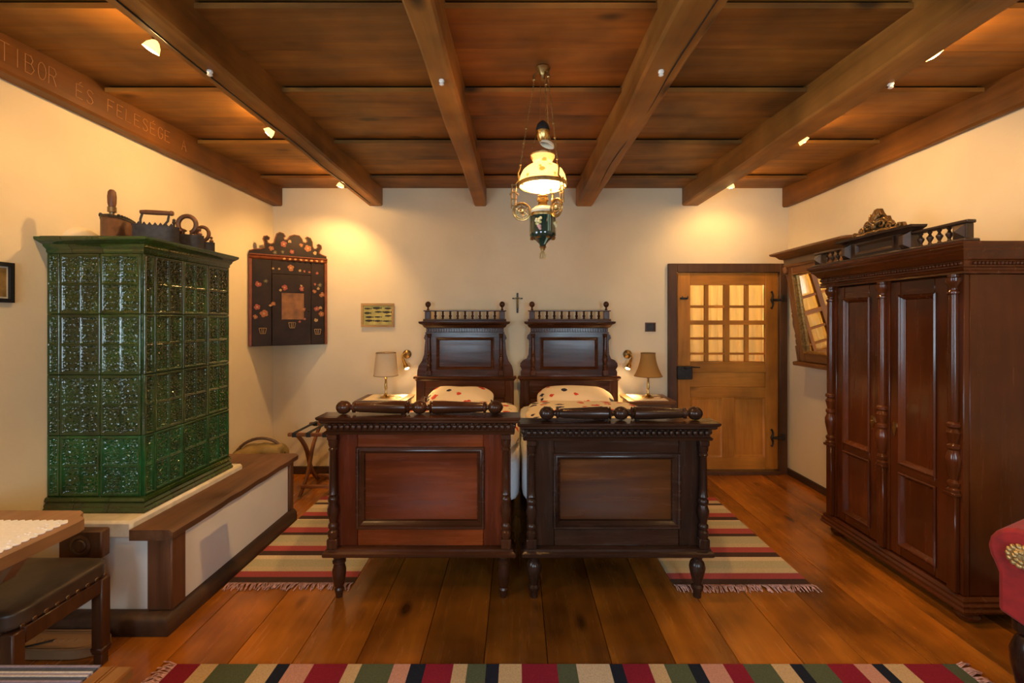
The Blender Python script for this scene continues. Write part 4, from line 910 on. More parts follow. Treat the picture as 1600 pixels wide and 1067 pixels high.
m = MB(); nb = 52
for k in range(nb): m.puff((-hw - .03 + (2 * hw + .06) * (k + .5) / nb, fy - .035, 1.813), (.0085, .010, .010), 2.2, 3)
m.obj('bead_moulding', WARD_X, WA); m = MB()
for k in range(22): m.puff((hw + .035, fy + .01 + .42 * (k + .5) / 22, 1.813), (.010, .0085, .010), 2.2, 3)
m.obj('bead_moulding', WARD_X, WA)
GY = fy - .045
CRN = bpy.data.objects.new('crest_gallery', None); C.objects.link(CRN); CRN.parent = WA
m = MB(); m.box(-.575, .575, GY - .03, GY + .05, 1.9125, 1.930, c=.006); m.obj('gallery_base', GALLERY, CRN)
m = MB(); m.box(-.25, .25, GY - .010, GY + .045, 1.9305, 2.028, c=.003); m.frame(-.15, .15, 1.945, 2.02, [(0, GY - .009), (0, GY - .020), (.008, GY - .022), (.020, GY - .012), (.022, GY - .009)]); m.obj('pediment_block', GALLERY, CRN)
for s in (-1, 1):
    m = MB(); x = s * .225; z0, z1 = 1.9305, 2.025; y = GY - .0105
    m.add([(x - .03, y, z0), (x + .03, y, z0), (x + .03, y, z1), (x - .03, y, z1), (x - .014, y - .032, z0 + .022), (x + .014, y - .032, z0 + .022), (x + .014, y - .032, z1 - .022), (x - .014, y - .032, z1 - .022)], [(3, 2, 1, 0), (4, 5, 6, 7), (0, 1, 5, 4), (1, 2, 6, 5), (2, 3, 7, 6), (3, 0, 4, 7)]); m.obj('diamond_boss', GALLERY, CRN, angle=10)
m = MB(); m.mould([(-.04, 2.0285), (.012, 2.0285), (.020, 2.036), (.042, 2.044), (.046, 2.056), (-.04, 2.058)], [(-.25, GY + .045), (-.25, GY), (.25, GY), (.25, GY + .045)]); m.box(-.23, .23, GY, GY + .045, 2.029, 2.057, c=0); m.obj('pediment_cap', GALLERY, CRN)
sp = MB().lathe([(.007, 0), (.010, .008), (.006, .014), (.008, .020), (.015, .034), (.016, .042), (.008, .052), (.006, .06), (.011, .068), (.009, .0745)], (0, 0, 0), 12).mesh('gallery_spindle', GALLERY)
for s in (-1, 1):
    for k in range(4): inst(sp, 'gallery_spindle', CRN, (s * (.292 + k * .054), GY + .012, 1.9305))
    m = MB(); m.box(min(s * .2515, s * .57), max(s * .2515, s * .57), GY - .012, GY + .036, 2.0055, 2.022, c=.004); m.obj('gallery_rail', GALLERY, CRN)
    m = MB(); x = s * .525; m.box(x - .035, x + .035, GY - .008, GY + .032, 1.9305, 2.005, c=.002); y = GY - .0085
    m.add([(x - .03, y, 1.936), (x + .03, y, 1.936), (x + .03, y, 2.0), (x - .03, y, 2.0), (x, y - .026, 1.968)], [(0, 1, 4), (1, 2, 4), (2, 3, 4), (3, 0, 4), (3, 2, 1, 0)]); m.obj('end_post', GALLERY, CRN, angle=10)
m = MB(); sil = [(-.19, 0), (-.185, .03), (-.165, .035), (-.15, .02), (-.12, .03), (-.10, .065), (-.075, .085), (-.055, .09), (-.045, .12), (-.02, .15), (.0, .155), (.018, .15), (.03, .125), (.05, .10), (.075, .095), (.085, .07), (.10, .06), (.12, .03), (.14, .02), (.155, .035), (.18, .035), (.19, .015), (.19, 0)]
m.prism([(a, 2.0585 + b) for a, b in sil], GY + .004, GY + .026)
rnd = random.Random(5)
def volute(cx, cz, r0, turns, sg, th):
    n = 22; m.tube([(cx + sg * r0 * (1 - .8 * k / n) * math.cos(2 * PI * turns * k / n), GY - .004 - .012 * k / n, 2.0585 + cz + r0 * (1 - .8 * k / n) * math.sin(2 * PI * turns * k / n)) for k in range(n + 1)], [th * (1 - .4 * k / n) for k in range(n + 1)], 7)
for sg in (-1, 1):
    volute(sg * .055, .055, .030, 1.6, sg, .010); volute(sg * .105, .028, .024, 1.6, sg, .009); volute(sg * .170, .018, .014, 1.4, -sg, .007); volute(sg * .03, .105, .016, 1.3, sg, .007)
    m.tube([(sg * .19, GY, 2.064), (sg * .145, GY - .006, 2.068), (sg * .10, GY - .010, 2.064), (sg * .05, GY - .012, 2.072), (sg * .01, GY - .012, 2.066)], [.004, .008, .009, .011, .006], 7)
for k in range(9):
    a = R(18 + 18 * k); L = .075 if k % 2 else .095
    m.tube([(.008 * math.cos(a), GY - .012, 2.105 + .010 * math.sin(a)), (.5 * L * math.cos(a) * .6, GY - .022, 2.10 + .6 * L * math.sin(a)), (L * math.cos(a) * .62, GY - .010, 2.098 + 1.1 * L * math.sin(a))], [.006, .013, .004], 7)
m.ball((0, GY - .016, 2.10), .018, .014, .018); m.ball((0, GY - .012, 2.07), .022, .014, .014)
m.obj('carved_crest', plain('carved_wood', (.22, .115, .035), .32, .55, noise=.5, nscale=60), CRN, angle=60)

# ------------------------------------------------------------------ hanging oil lamp
PL = thing('hanging_lamp', 'brass and painted glass oil lamp hanging from the ceiling by chains', 'lamp', (.135, 2.32, 0))
OPAL, nt_, b_ = newmat('opal_glass')
b_.inputs['Base Color'].default_value = (.86, .78, .62, 1); b_.inputs['Roughness'].default_value = .25
tr = nt_.nodes.new('ShaderNodeBsdfTranslucent'); tr.inputs[0].default_value = (.95, .84, .62, 1)
tcn = nt_.nodes.new('ShaderNodeTexCoord'); vn = nt_.nodes.new('ShaderNodeTexVoronoi'); vn.inputs['Scale'].default_value = 17; lk(nt_, tcn.outputs['Object'], vn.inputs['Vector'])
nn = nt_.nodes.new('ShaderNodeTexNoise'); nn.inputs['Scale'].default_value = 40; lk(nt_, tcn.outputs['Object'], nn.inputs['Vector'])
ml = nt_.nodes.new('ShaderNodeMath'); ml.operation = 'MULTIPLY_ADD'; ml.inputs[1].default_value = .35; lk(nt_, nn.outputs[0], ml.inputs[0]); lk(nt_, vn.outputs['Distance'], ml.inputs[2])
rp = nt_.nodes.new('ShaderNodeValToRGB'); rp.color_ramp.elements[0].position = .36; rp.color_ramp.elements[1].position = .44
rp.color_ramp.elements[0].color = (.55, .26, .12, 1); rp.color_ramp.elements[1].color = (.95, .84, .62, 1); lk(nt_, ml.outputs[0], rp.inputs[0]); lk(nt_, rp.outputs[0], tr.inputs[0]); lk(nt_, rp.outputs[0], b_.inputs['Base Color'])
mxs = nt_.nodes.new('ShaderNodeMixShader'); mxs.inputs[0].default_value = .75; lk(nt_, b_.outputs[0], mxs.inputs[1]); lk(nt_, tr.outputs[0], mxs.inputs[2]); lk(nt_, mxs.outputs[0], nt_.nodes['Material Output'].inputs[0])
VASE = plain('dark_green_ceramic', (.010, .028, .020), .08, coat=.6); CERAM = plain('cream_ceramic', (.75, .64, .46), .2, noise=.15, nscale=30)
m = MB(); m.lathe([(.036, 2.829), (.040, 2.822), (.030, 2.812), (.018, 2.795), (.012, 2.785), (.012, 2.765), (0, 2.76)], (0, 0, 0), 20)
for a in (185, 305, 65): c_, s_ = math.cos(R(a)), math.sin(R(a)); m.tube([(0, 0, 2.80), (.03 * c_, .03 * s_, 2.80), (.045 * c_, .045 * s_, 2.785), (.045 * c_, .045 * s_, 2.765)], .006, 6); m.ball((.045 * c_, .045 * s_, 2.762), .010, n=8, m=6)
m.obj('ceiling_hook', ABRASS, PL)
def shell(m, prof, n=36, mi=0):
    vs = []; fs = []; L = len(prof)
    for (r, z) in prof:
        for k in range(n): vs.append((r * math.cos(2 * PI * k / n), r * math.sin(2 * PI * k / n), z))
    for i in range(L):
        for k in range(n): fs.append((i * n + k, i * n + (k + 1) % n, ((i + 1) % L) * n + (k + 1) % n, ((i + 1) % L) * n + k))
    return m.add(vs, fs, mi)
for a in (185, 305, 65):
    c_, s_ = math.cos(R(a)), math.sin(R(a)); A = Vector((.045 * c_, .045 * s_, 2.755)); B = Vector((.118 * c_, .118 * s_, 2.31)); m = MB(); nl = 34
    for k in range(nl):
        p = A.lerp(B, (k + .5) / nl); d = (B - A).normalized(); e = d.cross(Vector((s_, -c_, 0)) if k % 2 else Vector((c_, s_, .2))).normalized()
        m.tube([p + d * .0085 * math.cos(q * PI / 4) + e * .0035 * math.sin(q * PI / 4) for q in range(8)], .0013, 5, closed=True)
    for q in (.55, .72, .97): m.ball(A.lerp(B, q), .0065, n=8, m=6)
    m.obj('chain', ABRASS, PL)
    # arm with pierced scroll disc
    arm = MB(); X = Vector((c_, s_, 0))
    def ap(r, z): return X * r + Vector((0, 0, z))
    arm.tube([ap(.118, 2.31), ap(.128, 2.28), ap(.124, 2.245), ap(.140, 2.225)], .005, 8)
    arm.tube([ap(.122, 2.235), ap(.10, 2.225)], .005, 8)
    for w_ in (-.010, .010): arm.tube([ap(.146 + w_, 2.225), ap(.150 + w_, 2.19), ap(.152 + w_, 2.10)], .0035, 6)
    for z_ in (2.22, 2.185, 2.15, 2.115): arm.tube([ap(.134, z_), ap(.164, z_)], .0035, 6)
    arm.tube([ap(.172, 2.17), ap(.15, 2.185), ap(.126, 2.17)], .004, 6)
    cz_ = ap(.108, 2.085)
    for rr, th in ((.044, .0048), (.036, .0026), (.022, .0032)): arm.tube([cz_ + X * rr * math.cos(q * PI / 12) + Vector((0, 0, rr * math.sin(q * PI / 12))) for q in range(24)], th, 6, closed=True)
    for q in range(6): arm.tube([cz_ + X * .012 * math.cos(q * PI / 3) + Vector((0, 0, .012 * math.sin(q * PI / 3))), cz_ + X * .040 * math.cos(q * PI / 3 + .5) + Vector((0, 0, .040 * math.sin(q * PI / 3 + .5)))], .003, 5)
    arm.ball(cz_, .012, n=8, m=6); arm.obj('arm', ABRASS, PL)
m = MB(); m.lathe([(0, 2.44), (.012, 2.441), (.024, 2.455), (.033, 2.48), (.035, 2.50)], (0, 0, 0), 20); m.obj('counterweight', BRASS, PL)
m = MB(); m.lathe([(.036, 2.50), (.035, 2.516), (.028, 2.536), (.014, 2.550), (.005, 2.556), (0, 2.558)], (0, 0, 0), 20); m.obj('counterweight_cap', IRON, PL)
m = MB()
for s in (-1, 1): m.tube([(s * .012, 0, 2.765), (s * .014, 0, 2.56)], .0015, 5); m.tube([(s * .03, 0, 2.49), (s * .055, 0, 2.41)], .0015, 5)
m.obj('counterweight_chain', ABRASS, PL)
m = MB(); n0 = 0
shell(m, [(.004, .010), (.020, .014), (.034, .008), (.040, -.004), (.038, -.006), (.032, .004), (.018, .010), (.004, .006)], 20); m.xf(0, Matrix.Translation((.022, -.02, 2.425)) @ rotm('Y', 20)); m.obj('smoke_bell', CERAM, PL)
sh = [(.122, 2.222), (.121, 2.245), (.114, 2.272), (.101, 2.297), (.082, 2.315), (.060, 2.326), (.050, 2.333), (.048, 2.344), (.056, 2.356), (.062, 2.366), (.062, 2.374)]
m = MB(); shell(m, sh + [(r - .003, z) for r, z in sh[::-1]], 40); m.obj('glass_shade', OPAL, PL, angle=80)
m = MB(); shell(m, [(.119, 2.214), (.125, 2.214), (.126, 2.224), (.125, 2.234), (.119, 2.232)], 40); m.obj('shade_ring', ABRASS, PL)
m = MB(); m.lathe([(.063, 2.372), (.064, 2.378), (.040, 2.382), (.024, 2.384), (.022, 2.396), (.012, 2.402), (0, 2.402)], (0, 0, 0), 24); m.obj('shade_cap', ABRASS, PL)
m = MB(); m.lathe([(.018, 2.115), (.024, 2.122), (.022, 2.135), (.030, 2.142), (.030, 2.152), (.024, 2.158), (.028, 2.165), (.022, 2.172), (0, 2.173)], (0, 0, 0), 20); m.obj('burner', BRASS, PL)
m = MB(); m.lathe([(.062, 2.078), (.063, 2.085), (.058, 2.098), (.045, 2.110), (.022, 2.116), (0, 2.116)], (0, 0, 0), 28); m.obj('font_cap', CERAM, PL)
m = MB(); shell(m, [(.060, 2.062), (.064, 2.062), (.065, 2.070), (.064, 2.078), (.060, 2.078)], 32); m.obj('font_ring', ABRASS, PL)
m = MB(); m.lathe([(0, 1.905), (.014, 1.906), (.018, 1.920), (.034, 1.938), (.060, 1.952), (.068, 1.962), (.069, 1.975), (.068, 2.06), (.060, 2.063)], (0, 0, 0), 32); va = m.obj('font_vase', VASE, PL)
m = MB(); rnd = random.Random(3)
def petal_on(az, z, n, R0, mats):
    for k in range(n):
        q = rnd.uniform(0, 2 * PI); d_ = rnd.uniform(0, .018); aa = R(az) + d_ * math.cos(q) / .069; zz = z + d_ * math.sin(q)
        m.ball((.0685 * math.cos(aa), .0685 * math.sin(aa), zz), .008, .008, .008, 8, 6, mi=rnd.choice(mats))
PETALS = [plain('petal_cream', (.72, .62, .34), .4), plain('petal_yellow', (.6, .5, .16), .4), plain('petal_pink', (.55, .3, .26), .4)]
petal_on(250, 2.025, 12, .02, (0, 0, 1)); petal_on(254, 2.002, 5, .01, (2,)); m.obj('painted_bouquet', PETALS, va); m = MB()
petal_on(330, 2.02, 8, .02, (0, 1)); m.obj('painted_bouquet', PETALS, va); m = MB()
petal_on(120, 2.02, 10, .02, (0, 1)); m.obj('painted_bouquet', PETALS, va)
m = MB()
for az in (290, 298): m.tube([(.0695 * math.cos(R(az)), .0695 * math.sin(R(az)), 2.06 - k * .02) for k in range(5)] + [(.05 * math.cos(R(az)), .05 * math.sin(R(az)), 1.946), (.020 * math.cos(R(az)), .020 * math.sin(R(az)), 1.918)], .002, 5)
m.obj('painted_lines', plain('pale_green_line', (.25, .36, .24), .3), va)
m = MB()
for k in range(8): az = R(22 + 45 * k); m.ball((.058 * math.cos(az), .058 * math.sin(az), 1.949), .012, .012, .005, 8, 6)
m.lathe([(.019, 1.907), (.012, 1.897), (.010, 1.888), (0, 1.887)], (0, 0, 0), 14); m.tube([(0, 0, 1.89), (.012, 0, 1.87), (.014, 0, 1.848), (-.014, 0, 1.848), (-.012, 0, 1.87)], .004, 6, closed=True); m.tube([(0, 0, 1.888), (0, 0, 1.85)], .003, 6)
m.obj('drop_finial', ABRASS, PL)
m = MB(); m.lathe([(.012, 2.173), (.012, 2.18), (.024, 2.21), (.026, 2.235), (.018, 2.262), (0, 2.27)], (0, 0, 0), 16); m.obj('bulb', plain('pendant_bulb', (1, .85, .6), .4, emit=(1, .76, .40), es=9), PL)
l = bpy.data.lights.new('pendant_light', 'POINT'); l.energy = PENDANT_W; l.color = WARM; l.shadow_soft_size = .02
lo = bpy.data.objects.new('pendant_light', l); C.objects.link(lo); lo.parent = PL; lo.location = (0, 0, 2.275)

# ------------------------------------------------------------------ ceiling spotlights
def spot(label, p, target, w=SPOT_W, size=115):
    t = thing('ceiling_spotlight', label, 'spotlight', p, 0, 'small halogen spotlights on the ceiling')
    top = 2.832 - p[2]
    d = (Vector(target) - Vector(p)).normalized(); q = Vector((0, 0, -1)).rotation_difference(d); Q = q.to_matrix().to_4x4()
    m = MB(); m.lathe([(.020, top), (.020, top - .010), (.008, top - .014), (.006, .02), (.008, .0), (0, 0)], (0, 0, 0), 12); m.obj('stem', ABRASS, t)
    m = MB(); shell(m, [(.006, .026), (.014, .020), (.026, .002), (.033, -.022), (.031, -.022), (.023, .002), (.008, .014)], 20); m.xf(0, Q); m.obj('reflector', REFL, t)
    m = MB(); m.lathe([(.029, -.016), (.028, -.020), (.015, -.025), (0, -.026)], (0, 0, 0), 16); m.xf(0, Q); m.obj('bulb', BULB, t)
    l = bpy.data.lights.new('spot_light', 'SPOT'); l.energy = w; l.color = WARM; l.spot_size = R(size); l.spot_blend = .55; l.shadow_soft_size = .02
    lo = bpy.data.objects.new('spot_light', l); C.objects.link(lo); lo.parent = t; lo.location = d * .032; lo.rotation_euler = q.to_euler()
    l = bpy.data.lights.new('bulb_leak', 'POINT'); l.energy = LEAK_W; l.color = WARM; l.shadow_soft_size = .025
    lo = bpy.data.objects.new('bulb_leak', l); C.objects.link(lo); lo.parent = t; lo.location = d * .045
spot('lit spotlight nearest the camera over the table side', (-1.57, 1.95, 2.715), (-2.12, 1.90, 1.70))
spot('lit spotlight above the green stove, in the middle of the left row', (-1.56, 2.86, 2.725), (-2.40, 2.78, 2.10), 12)
spot('lit spotlight near the painted corner cabinet', (-1.55, 3.98, 2.725), (-2.15, 4.32, 1.05), 22, 125)
spot('lit spotlight nearest the camera over the wardrobe side', (1.87, 2.03, 2.735), (2.5, 2.0, 1.75))
spot('lit spotlight above the wardrobe, in the middle of the right row', (1.89, 2.985, 2.725), (2.71, 3.0, 1.9))
spot('lit spotlight in front of the door', (1.90, 4.00, 2.725), (2.05, 4.45, 1.50), 7.5, 135)
for (x, y, tx_, lab) in ((-1.57, .85, -2.43, 'added unseen spotlight of the left row behind the camera, second from the windows'), (-1.57, -.35, -2.43, 'added unseen spotlight of the left row nearest the windows'), (1.88, .95, 2.71, 'added unseen spotlight of the right row behind the camera, second from the windows'), (1.88, -.30, 2.71, 'added unseen spotlight of the right row nearest the windows')):
    spot(lab, (x, y, 2.725), (tx_ * .6, y + .3, .8), 10, 100)  # out-of-view spots added to give the room more warm light

# ------------------------------------------------------------------ rugs
CO = {'r': woven('wool_red', (.22, .015, .03)), 'b': woven('wool_beige', (.52, .36, .19)), 'g': woven('wool_green', (.085, .10, .055)), 'n': woven('wool_navy', (.014, .017, .028)), 'p': woven('wool_pink', (.50, .25, .18)), 'c': woven('wool_cream', (.55, .42, .27)),
      'd': woven('wool_brown', (.075, .040, .028)), 's': woven('wool_rose', (.42, .08, .07)), 't': woven('wool_tan', (.56, .43, .25)), 'v': woven('wool_sage', (.48, .41, .24)), 'w': woven('wool_pale', (.68, .52, .31))}
FRINGE = plain('fringe_yarn', (.62, .34, .27), .95, noise=.6, nscale=60)
def rug(label, bands, axis, lo, hi, loc, fringe_ends, seed, group=None):
    keys = sorted(set(k for _, _, k in bands)); r = thing('striped_rug', label, 'rug', loc, 0, group)
    m = MB(); rnd = random.Random(seed); ns = 10
    for (a, b, k) in bands:
        for i in range(ns):
            u0, u1 = lo + (hi - lo) * i / ns, lo + (hi - lo) * (i + 1) / ns; h = .006
            w = lambda e, u: e + (.006 * mnoise.noise(Vector((e * 3, u * 3, seed))) if 0 else 0)
            if axis == 'x': m.box(a, b, u0, u1, .001, h, c=0, mi=keys.index(k))
            else: m.box(u0, u1, a, b, .001, h, c=0, mi=keys.index(k))
    m.obj('woven_field', [CO[k] for k in keys], r)
    for (pos, sg) in fringe_ends:
        f = MB(); n = int((hi - lo) / .008)
        for i in range(n):
            u = lo + (hi - lo) * (i + .5) / n; L = rnd.uniform(.045, .075); s = rnd.uniform(-.025, .025)
            pts = [(pos, u, .006), (pos + sg * L * .5, u + s * .4, .012 + rnd.uniform(0, .006)), (pos + sg * L, u + s, .004)]
            if axis == 'y': pts = [(b, a, c) for a, b, c in pts]
            f.tube(pts, .0034, 4)
        fo = f.obj('fringe', FRINGE, r); fo['kind'] = 'stuff'
    return r
us = [277, 'r', 314, 'b', 342, 'g', 404, 'b', 434, 'n', 454, 'p', 491, 'r', 544, 'b', 566, 'g', 616, 'p', 642, 'n', 666, 'r', 709, 'b', 731, 'g', 760, 'n', 780, 'b', 815, 'r', 870, 'g', 900, 'c', 952, 'n', 972, 'r', 1013, 'b', 1037, 'g', 1074, 'n', 1094, 'p', 1129, 'r', 1160, 'g', 1204, 'b', 1233, 'n', 1252, 'g', 1291, 'r', 1333, 'p', 1361, 'n', 1379, 'b', 1411, 'r', 1471, 'g', 1493]
sx_ = lambda u: (u - 807) * 2.0 / 705
bands = [(sx_(us[i]), sx_(us[i + 2]), us[i + 1]) for i in range(0, len(us) - 2, 2)]
rug('long multicoloured striped rug across the floor nearest the camera', bands, 'x', 1.45, 2.0, (0, 0, 0), [(sx_(277), -1), (sx_(1493), 1)], 1)
ys = [2.618, 'd', 2.677, 's', 2.738, 't', 2.79, 'v', 2.876, 'w', 2.923, 'd', 2.98, 's', 3.047, 't', 3.10, 'v', 3.20, 'd', 3.24, 's', 3.319, 't', 3.37, 'v', 3.44, 'w', 3.457, 'd', 3.514, 's', 3.584, 't', 3.66, 'w', 3.732, 'd', 3.77, 't', 3.825, 's', 3.90]
bands = [(ys[i], ys[i + 2], ys[i + 1]) for i in range(0, len(ys) - 2, 2)]
rug('striped bedside runner between the stove bench and the left bed', bands, 'y', -1.675, -.945, (0, 0, 0), [(2.618, -1)], 2, 'striped bedside runners')
rug('striped bedside runner between the right bed and the wardrobe', bands, 'y', .905, 1.70, (0, -.02, 0), [(2.618, -1)], 3, 'striped bedside runners')

# ------------------------------------------------------------------ suitcase rack and basket by the back wall
LR = thing('luggage_rack', 'folding wooden suitcase rack with black straps by the back wall', 'luggage rack', (-1.715, 4.085, 0))
bx('top_rail', RACKW_X, LR, -.25, .25, -.22, -.185, .53, .56, c=.006); bx('top_rail', RACKW_X, LR, -.25, .25, .185, .22, .53, .56, c=.006)
for x in (-.17, .15):
    for s, dx_ in ((1, 0), (-1, .024)):
        m = MB(); pts = []
        for i in range(9):
            q = i / 8; y = s * (-.19 + .40 * q); z = .53 - .515 * q; bow = .035 * math.sin(2 * PI * q) * s; pts.append((y + bow, z))
        poly = [(y - .02, z) for y, z in pts] + [(y + .02, z) for y, z in pts[::-1]]
        m.prism(poly, x + dx_ - .011, x + dx_ + .011, plane='yz'); m.obj('leg', RACKW, LR, angle=50)
bx('stretcher', RACKW_X, LR, -.158, .17, .165, .195, .05, .075); bx('stretcher', RACKW_X, LR, -.158, .17, -.175, -.145, .07, .095)
for x in (-.19, -.07, .07, .19):
    m = MB(); m.box(x - .018, x + .018, -.185, .185, .5605, .5635, c=0); m.box(x - .018, x + .018, -.2235, -.1845, .5265, .5635, c=0); m.box(x - .018, x + .018, .1845, .2235, .5265, .5635, c=0); m.obj('strap', WEB, LR)
BK = thing('wicker_basket', 'wicker basket with hoop handle and khaki cloth behind the bench', 'basket', (-2.13, 3.74, 0), R(20))
WICK = plain('wicker', (.11, .055, .025), .6, noise=.4, nscale=40, bump=.4)
m = MB()
for k in range(20):
    z = .012 + k * .02; r = .13 + .035 * (k / 19)
    m.tube([(r * 1.25 * math.cos(a * PI / 18) * (1 + .012 * (-1) ** (a + k)), r * .85 * math.sin(a * PI / 18) * (1 + .012 * (-1) ** (a + k)), z) for a in range(36)], .0105, 6, closed=True)
m.obj('woven_body', WICK, BK)
m = MB(); m.tube([(.19 * math.cos(R(a)), 0, .36 + .19 * math.sin(R(a))) for a in range(-5, 186, 10)], .012, 8); m.obj('handle', WICK, BK)
m = MB(); m.puff((0, 0, .40), (.19, .12, .10), 2.6, 14, amp=.05, fr=9, seed=4); m.obj('cloth', plain('khaki_cloth', (.26, .17, .055), .85, noise=.35, nscale=12), BK, angle=40)

# ------------------------------------------------------------------ table corner at the left
TB = thing('side_table', 'light wooden table with notched corner under white cloth at left', 'table', (-2.05, 1.30, 0))
def tx(x): return x + 2.05
def ty(y): return y - 1.30
poly = [(XL + .01, .72), (-1.69, .72), (-1.69, 1.745), (-1.70, 1.775), (-1.715, 1.785), (-1.742, 1.80), (-1.757, 1.83), (-1.785, 1.848), (XL + .01, 1.85)]
m = MB(); m.prism([(tx(a), ty(b)) for a, b in poly], .708, .75, plane='xy'); m.obj('tabletop', TABLEW, TB, angle=30)
for yy in (.85, 1.58):
    m = MB(); m.prism([(tx(-2.36), .03), (tx(-2.28), .03), (tx(-2.18), .30), (tx(-2.0), .50), (tx(-1.78), .62), (tx(-1.72), .708), (tx(-2.38), .708), (tx(-2.38), .3)], ty(yy) - .022, ty(yy) + .022); m.obj('trestle', TABLEW, TB, angle=30)
bx('foot', TABLEW, TB, tx(-2.40), tx(-2.24), ty(.80), ty(1.75), 0, .03); bx('stretcher', TABLEW, TB, tx(-2.32), tx(-2.27), ty(.872), ty(1.558), .30, .36)
pts = []; X0, X1, Y0, Y1 = XL + .03, -1.735, .76, 1.745
def scal(a, b, n, ox, oy):
    o = []
    for i in range(n * 6):
        t = i / (n * 6); h = .010 * abs(math.sin(t * n * PI)); o.append((a[0] + (b[0] - a[0]) * t + ox * h, a[1] + (b[1] - a[1]) * t + oy * h))
    return o
pts = scal((X0, Y0), (X1, Y0), 24, 0, -1) + scal((X1, Y0), (X1, Y1), 36, 1, 0) + scal((X1, Y1), (X0, Y1), 24, 0, 1) + [(X0, Y1)]
m = MB(); m.prism(pts, .7505, .7535, plane='xy')
for i in range(110):
    m.lathe([(.0035, .7536), (.004, .756), (.0025, .7565)], (X1 - .006 - random.random() * .05, Y0 + (Y1 - Y0) * random.random(), 0), 6)
tag(m.obj('tablecloth', LINEN), 'white lace edged cloth lying on the table at left', 'tablecloth')

# upholstered stool
SO = thing('upholstered_stool', 'low stool with worn brown leather seat and nailheads by the plinth', 'stool', (-2.095, 1.835, 0))
m = MB(); m.puff((0, 0, .425), (.270, .208, .045), 8, 16, squash=.15); m.obj('seat_cushion', LEATHER, SO, angle=180)
for s in (-1, 1):
    bx('seat_rail', STOOLW, SO, s * .266, s * .242, -.155, .155, .325, .388, c=.004); bx('seat_rail', STOOLW, SO, -.217, .217, s * .198, s * .175, .3255, .388, c=.004)
    for s2 in (-1, 1):
        m = MB(); a, b = s * .243, s2 * .176; m.box(a - .025, a + .025, b - .023, b + .023, .05, .3855, c=.005); m.box(a - .020, a + .020, b - .018, b + .018, 0, .06, c=.004); m.box(a - .029, a + .029, b - .027, b + .027, .06, .085, c=.008); m.obj('leg', STOOLW, SO)
nh = MB().box(-.003, .003, -.008, .008, -.007, .007, c=.002).mesh('nailhead', NAILS)
for k in range(9): inst(nh, 'nailhead', SO, (.2695, -.168 + k * .042, .402))
for k in range(12): inst(nh, 'nailhead', SO, (-.21 + k * .038, .207, .402), (0, 0, R(90)))
# carved wooden tray on the floor
TR = thing('wooden_tray', 'worn carved wooden tray with wire handle lying on the floor', 'tray', (-2.12, 2.10, 0))
o_ = [(-.24, -.065), (-.22, -.07), (.10, -.07)] + [(.10 + .12 * math.cos(R(a)), .07 * math.sin(R(a))) for a in range(-80, 81, 10)] + [(.10, .07), (-.22, .07), (-.24, .065)]
m = MB(); m.prism(o_, .002, .040, plane='xy'); m.obj('tray_body', TRAYW, TR, angle=30)
m = MB(); m.tube([(a * .96, b * .92, .040) for a, b in o_], .006, 6, closed=True); m.tube([(a * .82, b * .72, .040) for a, b in o_], .004, 6, closed=True)
for k in range(6): m.ball((-.1 + k * .035, .0, .040), .010, .012, .005, 8, 6)
m.obj('carved_rim', TRAYW, TR)
m = MB(); m.tube([(-.19, .01, .042), (-.15, -.045, .046), (-.11, -.05, .046), (-.03, -.01, .046), (-.03, .0, .042)], .004, 6); m.obj('wire_handle', IRON, TR)
# orange bench with woven cover
BN = thing('wooden_bench', 'orange wooden bench with blue striped woven cover at lower left', 'bench', (-1.43, 1.10, 0))
bx('seat', ORANGEW, BN, -.235, .232, -.40, .315, .41, .447, c=.006)
m = MB(); m.box(.165, .172, -.39, .312, .447, .450, c=.001); m.box(.18, .183, -.39, .312, .447, .4495, c=.001); m.obj('seat_groove', ORANGEW, BN)
for sx in (-1, 1):
    for sy in (-.36, .27): MB().lathe([(.016, 0), (.02, .06), (.028, .2), (.02, .3), (.026, .41)], (sx * .17, sy, 0), 12).obj('leg', ORANGEW, BN)
bx('apron', ORANGEW, BN, -.18, .18, -.35, .26, .36, .4095)
m = MB(); kk = ['n', 'w', 'n', 'w', 'n', 'n', 'w', 'n']; BL_ = [woven('weave_slate', (.075, .085, .12)), woven('weave_white', (.50, .47, .46)), woven('weave_lilac', (.26, .22, .30))]
y = -.39; i = 0; rnd = random.Random(9)
while y < .310:
    w_ = (.014, .006, .008, .006, .016, .008)[i % 6]; m.box(-.234, .133, y, min(y + w_, .310), .4475, .453 + .0015 * (i % 2), c=0, mi=(0, 1, 2, 1, 0, 2)[i % 6]); y += w_; i += 1
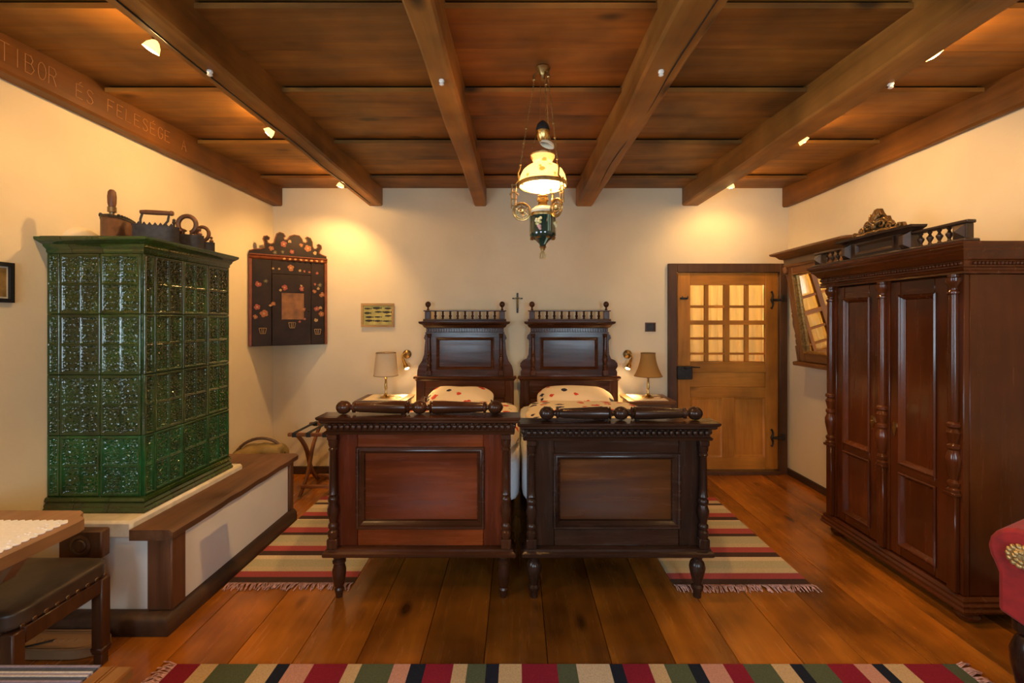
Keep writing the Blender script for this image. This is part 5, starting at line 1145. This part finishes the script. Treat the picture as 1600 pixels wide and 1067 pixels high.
tag(m.obj('bench_cover', BL_, None, loc=(-1.43, 1.10, 0)), 'blue and white striped woven cover on the orange bench', 'cover')

# red armchair at the right edge
AC = thing('armchair', 'red velvet armchair with gold rosette beside the wardrobe', 'armchair', (1.940, 1.395, 0), R(-65))
for s in (-1, 1):
    a = s * .29
    m = MB(); pr = [(a + s * .035 - .045 * s, .30)]
    out = [(a - .068, .40), (a - .068, .545), (a - .082, .585)] + [(a + .098 * math.cos(R(q)), .640 + .098 * math.sin(R(q))) for q in range(200, -21, -20)] + [(a + .082, .585), (a + .068, .545), (a + .068, .38), (a, .375)]
    m.prism(out, .10, .48); ar = m.obj('arm', RED, AC, angle=45)
    bv = ar.modifiers.new('soft', 'BEVEL'); bv.width = .014; bv.segments = 3; bv.limit_method = 'ANGLE'; bv.angle_limit = R(50)
    m = MB(); m.lathe([(0, 0), (.040, 0), (.042, .006), (.034, .016), (.02, .022), (0, .024)], (a, .099, .640), 20, rotm('X', 90))
    for q in range(14): aa = R(q * 360 / 14); m.puff((a + .036 * math.cos(aa), .088, .640 + .036 * math.sin(aa)), (.011, .010, .011), 2.2, 4, amp=.004, fr=60)
    for q in range(8): aa = R(q * 45); m.puff((a + .018 * math.cos(aa), .079, .640 + .018 * math.sin(aa)), (.009, .009, .009), 2.2, 4, amp=.004, fr=60)
    m.obj('rosette', plain('gold_braid', (.50, .35, .15), .4, .7, noise=.5, nscale=90), ar)
    for yy in (.155, .43): MB().lathe([(.020, 0), (.028, .02), (.034, .06), (.022, .07), (.034, .12), (.050, .20), (.054, .26), (.040, .305), (.030, .32), (.046, .34), (.046, .376)], (a, yy, 0), 16).obj('leg', DARK_Z, AC)
m = MB(); m.box(-.2205, .2205, .11, .45, .34, .42, c=.012); m.obj('seat_base', RED, AC)
m = MB(); m.puff((0, .28, .455), (.218, .18, .05), 5, 12); m.obj('seat_cushion', RED, AC, angle=180)
m = MB(); m.puff((0, .51, .66), (.30, .05, .22), 5, 14); m.obj('backrest', RED, AC, angle=180)
